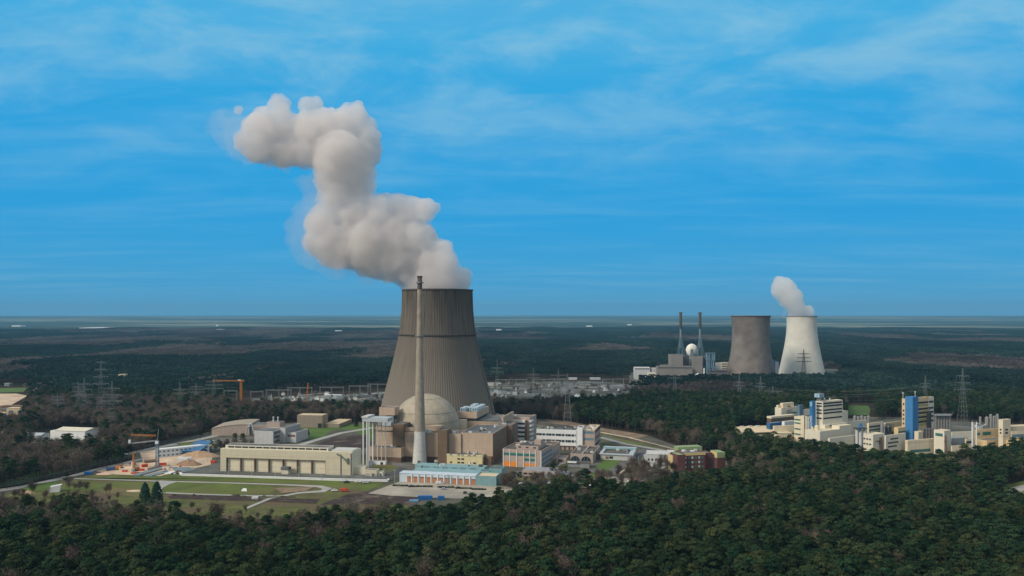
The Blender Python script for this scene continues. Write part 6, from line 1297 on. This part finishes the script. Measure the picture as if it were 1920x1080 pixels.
o = tag(empty('exhaust_duct', (GX(1297.5, 1518), 1518, 0)), 'dark blue vertical duct tower in front of the white dome', 'duct tower'); MB().box(-2.3, 2.3, -2, 2, 0, ZP(655, 1518)).build('duct', M['bluegrey'], o); MB().bar((2.5, 0, 45), (9.5, 0, ZP(650, 1518)), .7, 6).bar((-14, 0, ZP(655, 1518)), (-7, 0, 46), .5, 6).build('brace', M['grey'], o)
o = tag(empty('steel_frame_tower', (GX(1325, 1500), 1500, 0)), 'blue grey open steel frame stack right of the distant boiler houses', 'steel frame'); mb = MB(); bfm = mat('blue_frame', (.16,.27,.34), .7, .2)
for z0, z1, w in ((0, 25, 17), (25, 38, 14), (38, 52, 16)):
    for i in range(4): mb.box(i*w/3.3, i*w/3.3+1.2, -1, 8, z0, z1)
    mb.box(-.5, w, -1.2, 8.2, z1-.8, z1)
mb.build('frame', bfm, o)
for i in range(3): MB().lathe([(2.0, 12), (2.0, 48), (.1, 50)], 12, 3+i*5, 3).build('vessel', M['chiller'] if i != 1 else M['bluegrey'], o)
tanks('white_chimney', 'slim white chimney at the right foot of the distant boiler house', [(1319,1321.6,690,None)], 1470, M['white'], cat='chimney')
t = far_block('white_tank_house', 'white rounded duct work at the foot of the right distant boiler house', 1301, 1313, 1475, 702, 10, M['silow'], M['white']); t.part('white_duct', MB().tube([(1,-1,4),(4,-1,12),(8,-1,15),(11,-1,11),(11,-1,3)], 1.5, 8), M['white'])
far_block('grey_block', 'pale grey cubic block right of the blue steel frame', 1344, 1351.5, 1530, 680.5, 14, M['greyw'], M['white']); far_block('banded_block', 'cream banded block half behind the dark distant cooling tower', 1352.5, 1372, 1560, 680, 16, M['fcream2'], M['sandroof'], bands=3); far_block('low_grey_hall', 'low dark hall between blue frame and dark cooling tower', 1330, 1364, 1490, 694, 16, gp2, bands=1); far_block('low_white_roofs', 'low pale roofs at the forest edge left of the dark distant cooling tower', 1337, 1360, 1420, 711, 12, M['greyw'], M['white'])
far_block('dark_blue_block', 'dark blue block between the two distant cooling towers', 1447, 1453.5, 1600, 675, 14, M['fblue']); far_block('white_block', 'white block right of the dark blue one between the distant cooling towers', 1454, 1460, 1595, 678.5, 14, M['silow'], M['white'])

# ================================================================== steam
def steam(name, label, spheres, ox, oy, unit, cx, Y, dens, voxel, disp, col=(.97,.965,.955), seed=3, thin=None, mouth=None, puffs=7, fat=1.0):
    """closed cloud hull filled with real scattering steam; spheres in traced units, hull has true depth"""
    r = random.Random(seed); bm = bmesh.new()
    def ball(x, y, z, rad, sub=2): bmesh.ops.create_icosphere(bm, subdivisions=sub, radius=rad, matrix=Matrix.Translation((x, y, z)))
    s0 = FOC/Y
    for q in spheres:
        sx, sy, sr = q[:3]; px = ox+sx*unit; py = oy+sy*unit; rad = sr*unit/s0*fat; x = GX(px, Y); z = ZP(py, Y); y = Y+r.uniform(-.35, .35)*rad+(q[3] if len(q) > 3 else 0)
        ball(x, y, z, rad, 3)
        if rad > 6:
            for k in range(puffs):
                a = r.uniform(0, 6.28); e = r.uniform(-1, 1); c = math.sqrt(1-e*e); rr = rad*r.uniform(.16, .40); dd = rad*r.uniform(.78, .95); bx, by, bz = x+c*math.cos(a)*dd, y+e*dd, z+c*math.sin(a)*dd
                if mouth and bz-rr < mouth+1 : continue
                ball(bx, by, bz, rr)
    me = bpy.data.meshes.new(name); bm.to_mesh(me); bm.free(); o = bpy.data.objects.new(name, me); COL.objects.link(o)
    m = o.modifiers.new('fuse', 'REMESH'); m.mode = 'VOXEL'; m.voxel_size = voxel
    for i, (sc, st_) in enumerate(disp):
        tx = bpy.data.textures.new(name+str(i), 'CLOUDS'); tx.noise_scale = sc; tx.noise_depth = 3
        d = o.modifiers.new('billow', 'DISPLACE'); d.texture = tx; d.texture_coords = 'GLOBAL'; d.strength = st_; d.mid_level = .5
    m2 = o.modifiers.new('clean', 'REMESH'); m2.mode = 'VOXEL'; m2.voxel_size = voxel*1.1
    mt = bpy.data.materials.new(name+'_volume'); mt.use_nodes = True; t = mt.node_tree; t.nodes.clear(); out = N(t, 'ShaderNodeOutputMaterial'); v = N(t, 'ShaderNodeVolumePrincipled')
    v.inputs['Color'].default_value = (*col, 1); v.inputs['Density'].default_value = dens; v.inputs['Anisotropy'].default_value = .25; t.links.new(v.outputs[0], out.inputs['Volume']); mt.cycles.homogeneous_volume = True
    me.materials.append(mt); o['label'] = label; return o
u = 1/2.7
mainS = [(1100,1005,80),(1190,1000,100),(1275,1005,76),(1318,1028,30),(1180,920,105),(1090,900,118),(1000,905,95),(930,880,95),(1060,800,115),(950,790,130),(850,800,130),(760,800,115),(660,802,104),(602,790,78),
 (1000,680,95),(1055,650,72),(1130,634,52),(1165,628,30),(980,625,62),(900,650,82),(800,655,92),(720,660,88),(636,662,76),(606,712,76),(700,560,95),(668,545,60),(760,510,100),(690,470,105),(760,430,105),(700,370,125),(790,325,95),(835,255,58),(848,205,28),(640,330,88),(860,400,26),
 (730,205,95),(640,225,100),(560,230,95),(480,235,88),(400,225,82),(310,230,84),(390,105,48),(372,140,42),(545,122,46),(570,100,28),(400,165,55),(255,165,36),(780,150,48),(725,140,42),(186,122,17),(178,118,13),(1190,860,70),(300,330,72),(380,320,80),(460,325,84),(540,335,84),(236,290,56),(1240,930,50)]
tag(steam('steam_plume', 'big grey white steam plume rising to the left from the large cooling tower', mainS, 380, 160, u, 0, 894, .085, 1.5, ((30, 15), (10, 9), (4, 4.5)), mouth=152, fat=1.13, col=(.95, .925, .91), puffs=9), cat='steam')
wispS = [(225,238,58),(290,300,66),(595,345,76),(590,640,72),(585,780,76),(610,560,64),(660,880,60),(760,905,50),(215,215,36),(340,215,60),(440,205,60),(100,185,50),(70,160,26),(130,240,60),(180,300,70),(240,340,56),(330,350,60),(420,370,50),(540,500,60),(560,560,50),(520,680,66),(490,760,72),(540,850,66),(600,900,50),(700,930,50),(830,960,46),(560,620,60),(180,155,20),(170,250,70),(930,990,30)]
tag(steam('steam_wisps', 'thin drifting veil of steam along the lower left side of the big plume', wispS, 380, 160, u, 0, 888, .009, 2.0, ((30, 24), (10, 13), (4, 6)), seed=5, puffs=8, fat=1.2, col=(.97, .955, .94)), cat='steam', kind='stuff')
u2 = 1/4.695
tag(steam('steam_plume', 'small white steam plume leaning left above the pale distant cooling tower', [(620,412,62),(660,400,64),(720,398,50),(745,400,28),(605,350,66),(650,320,40),(575,285,82),(620,260,60),(545,220,86),(505,200,80),(490,150,58),(535,140,44),(460,130,36)], 1360, 500, u2, 0, 1650, .085, 2.2, ((16, 6), (7, 4)), seed=8, mouth=121, fat=1.2), cat='steam')
tag(steam('steam_wisps', 'faint veil left of the small distant steam plume', [(440,180,50),(450,250,45),(500,310,46),(540,370,40),(520,425,30)], 1360, 500, u2, 0, 1640, .012, 3.0, ((16, 8),), seed=9, puffs=3), cat='steam', kind='stuff')

# ================================================================== haze: one closed box of even air round camera and scene
hz = MB().box(-27500, 27500, -27500, 27500, -25, 430); ho = hz.build('haze', [])
mt = bpy.data.materials.new('haze_air'); mt.use_nodes = True; t = mt.node_tree; t.nodes.clear(); out = N(t, 'ShaderNodeOutputMaterial'); v = N(t, 'ShaderNodeVolumePrincipled')
v.inputs['Color'].default_value = (.21, .51, .75, 1); v.inputs['Density'].default_value = 5.2e-5; t.links.new(v.outputs[0], out.inputs['Volume']); mt.cycles.homogeneous_volume = True
ho.data.materials.append(mt); tag(ho, 'pale blue air in which the far woods fade', kind='stuff')
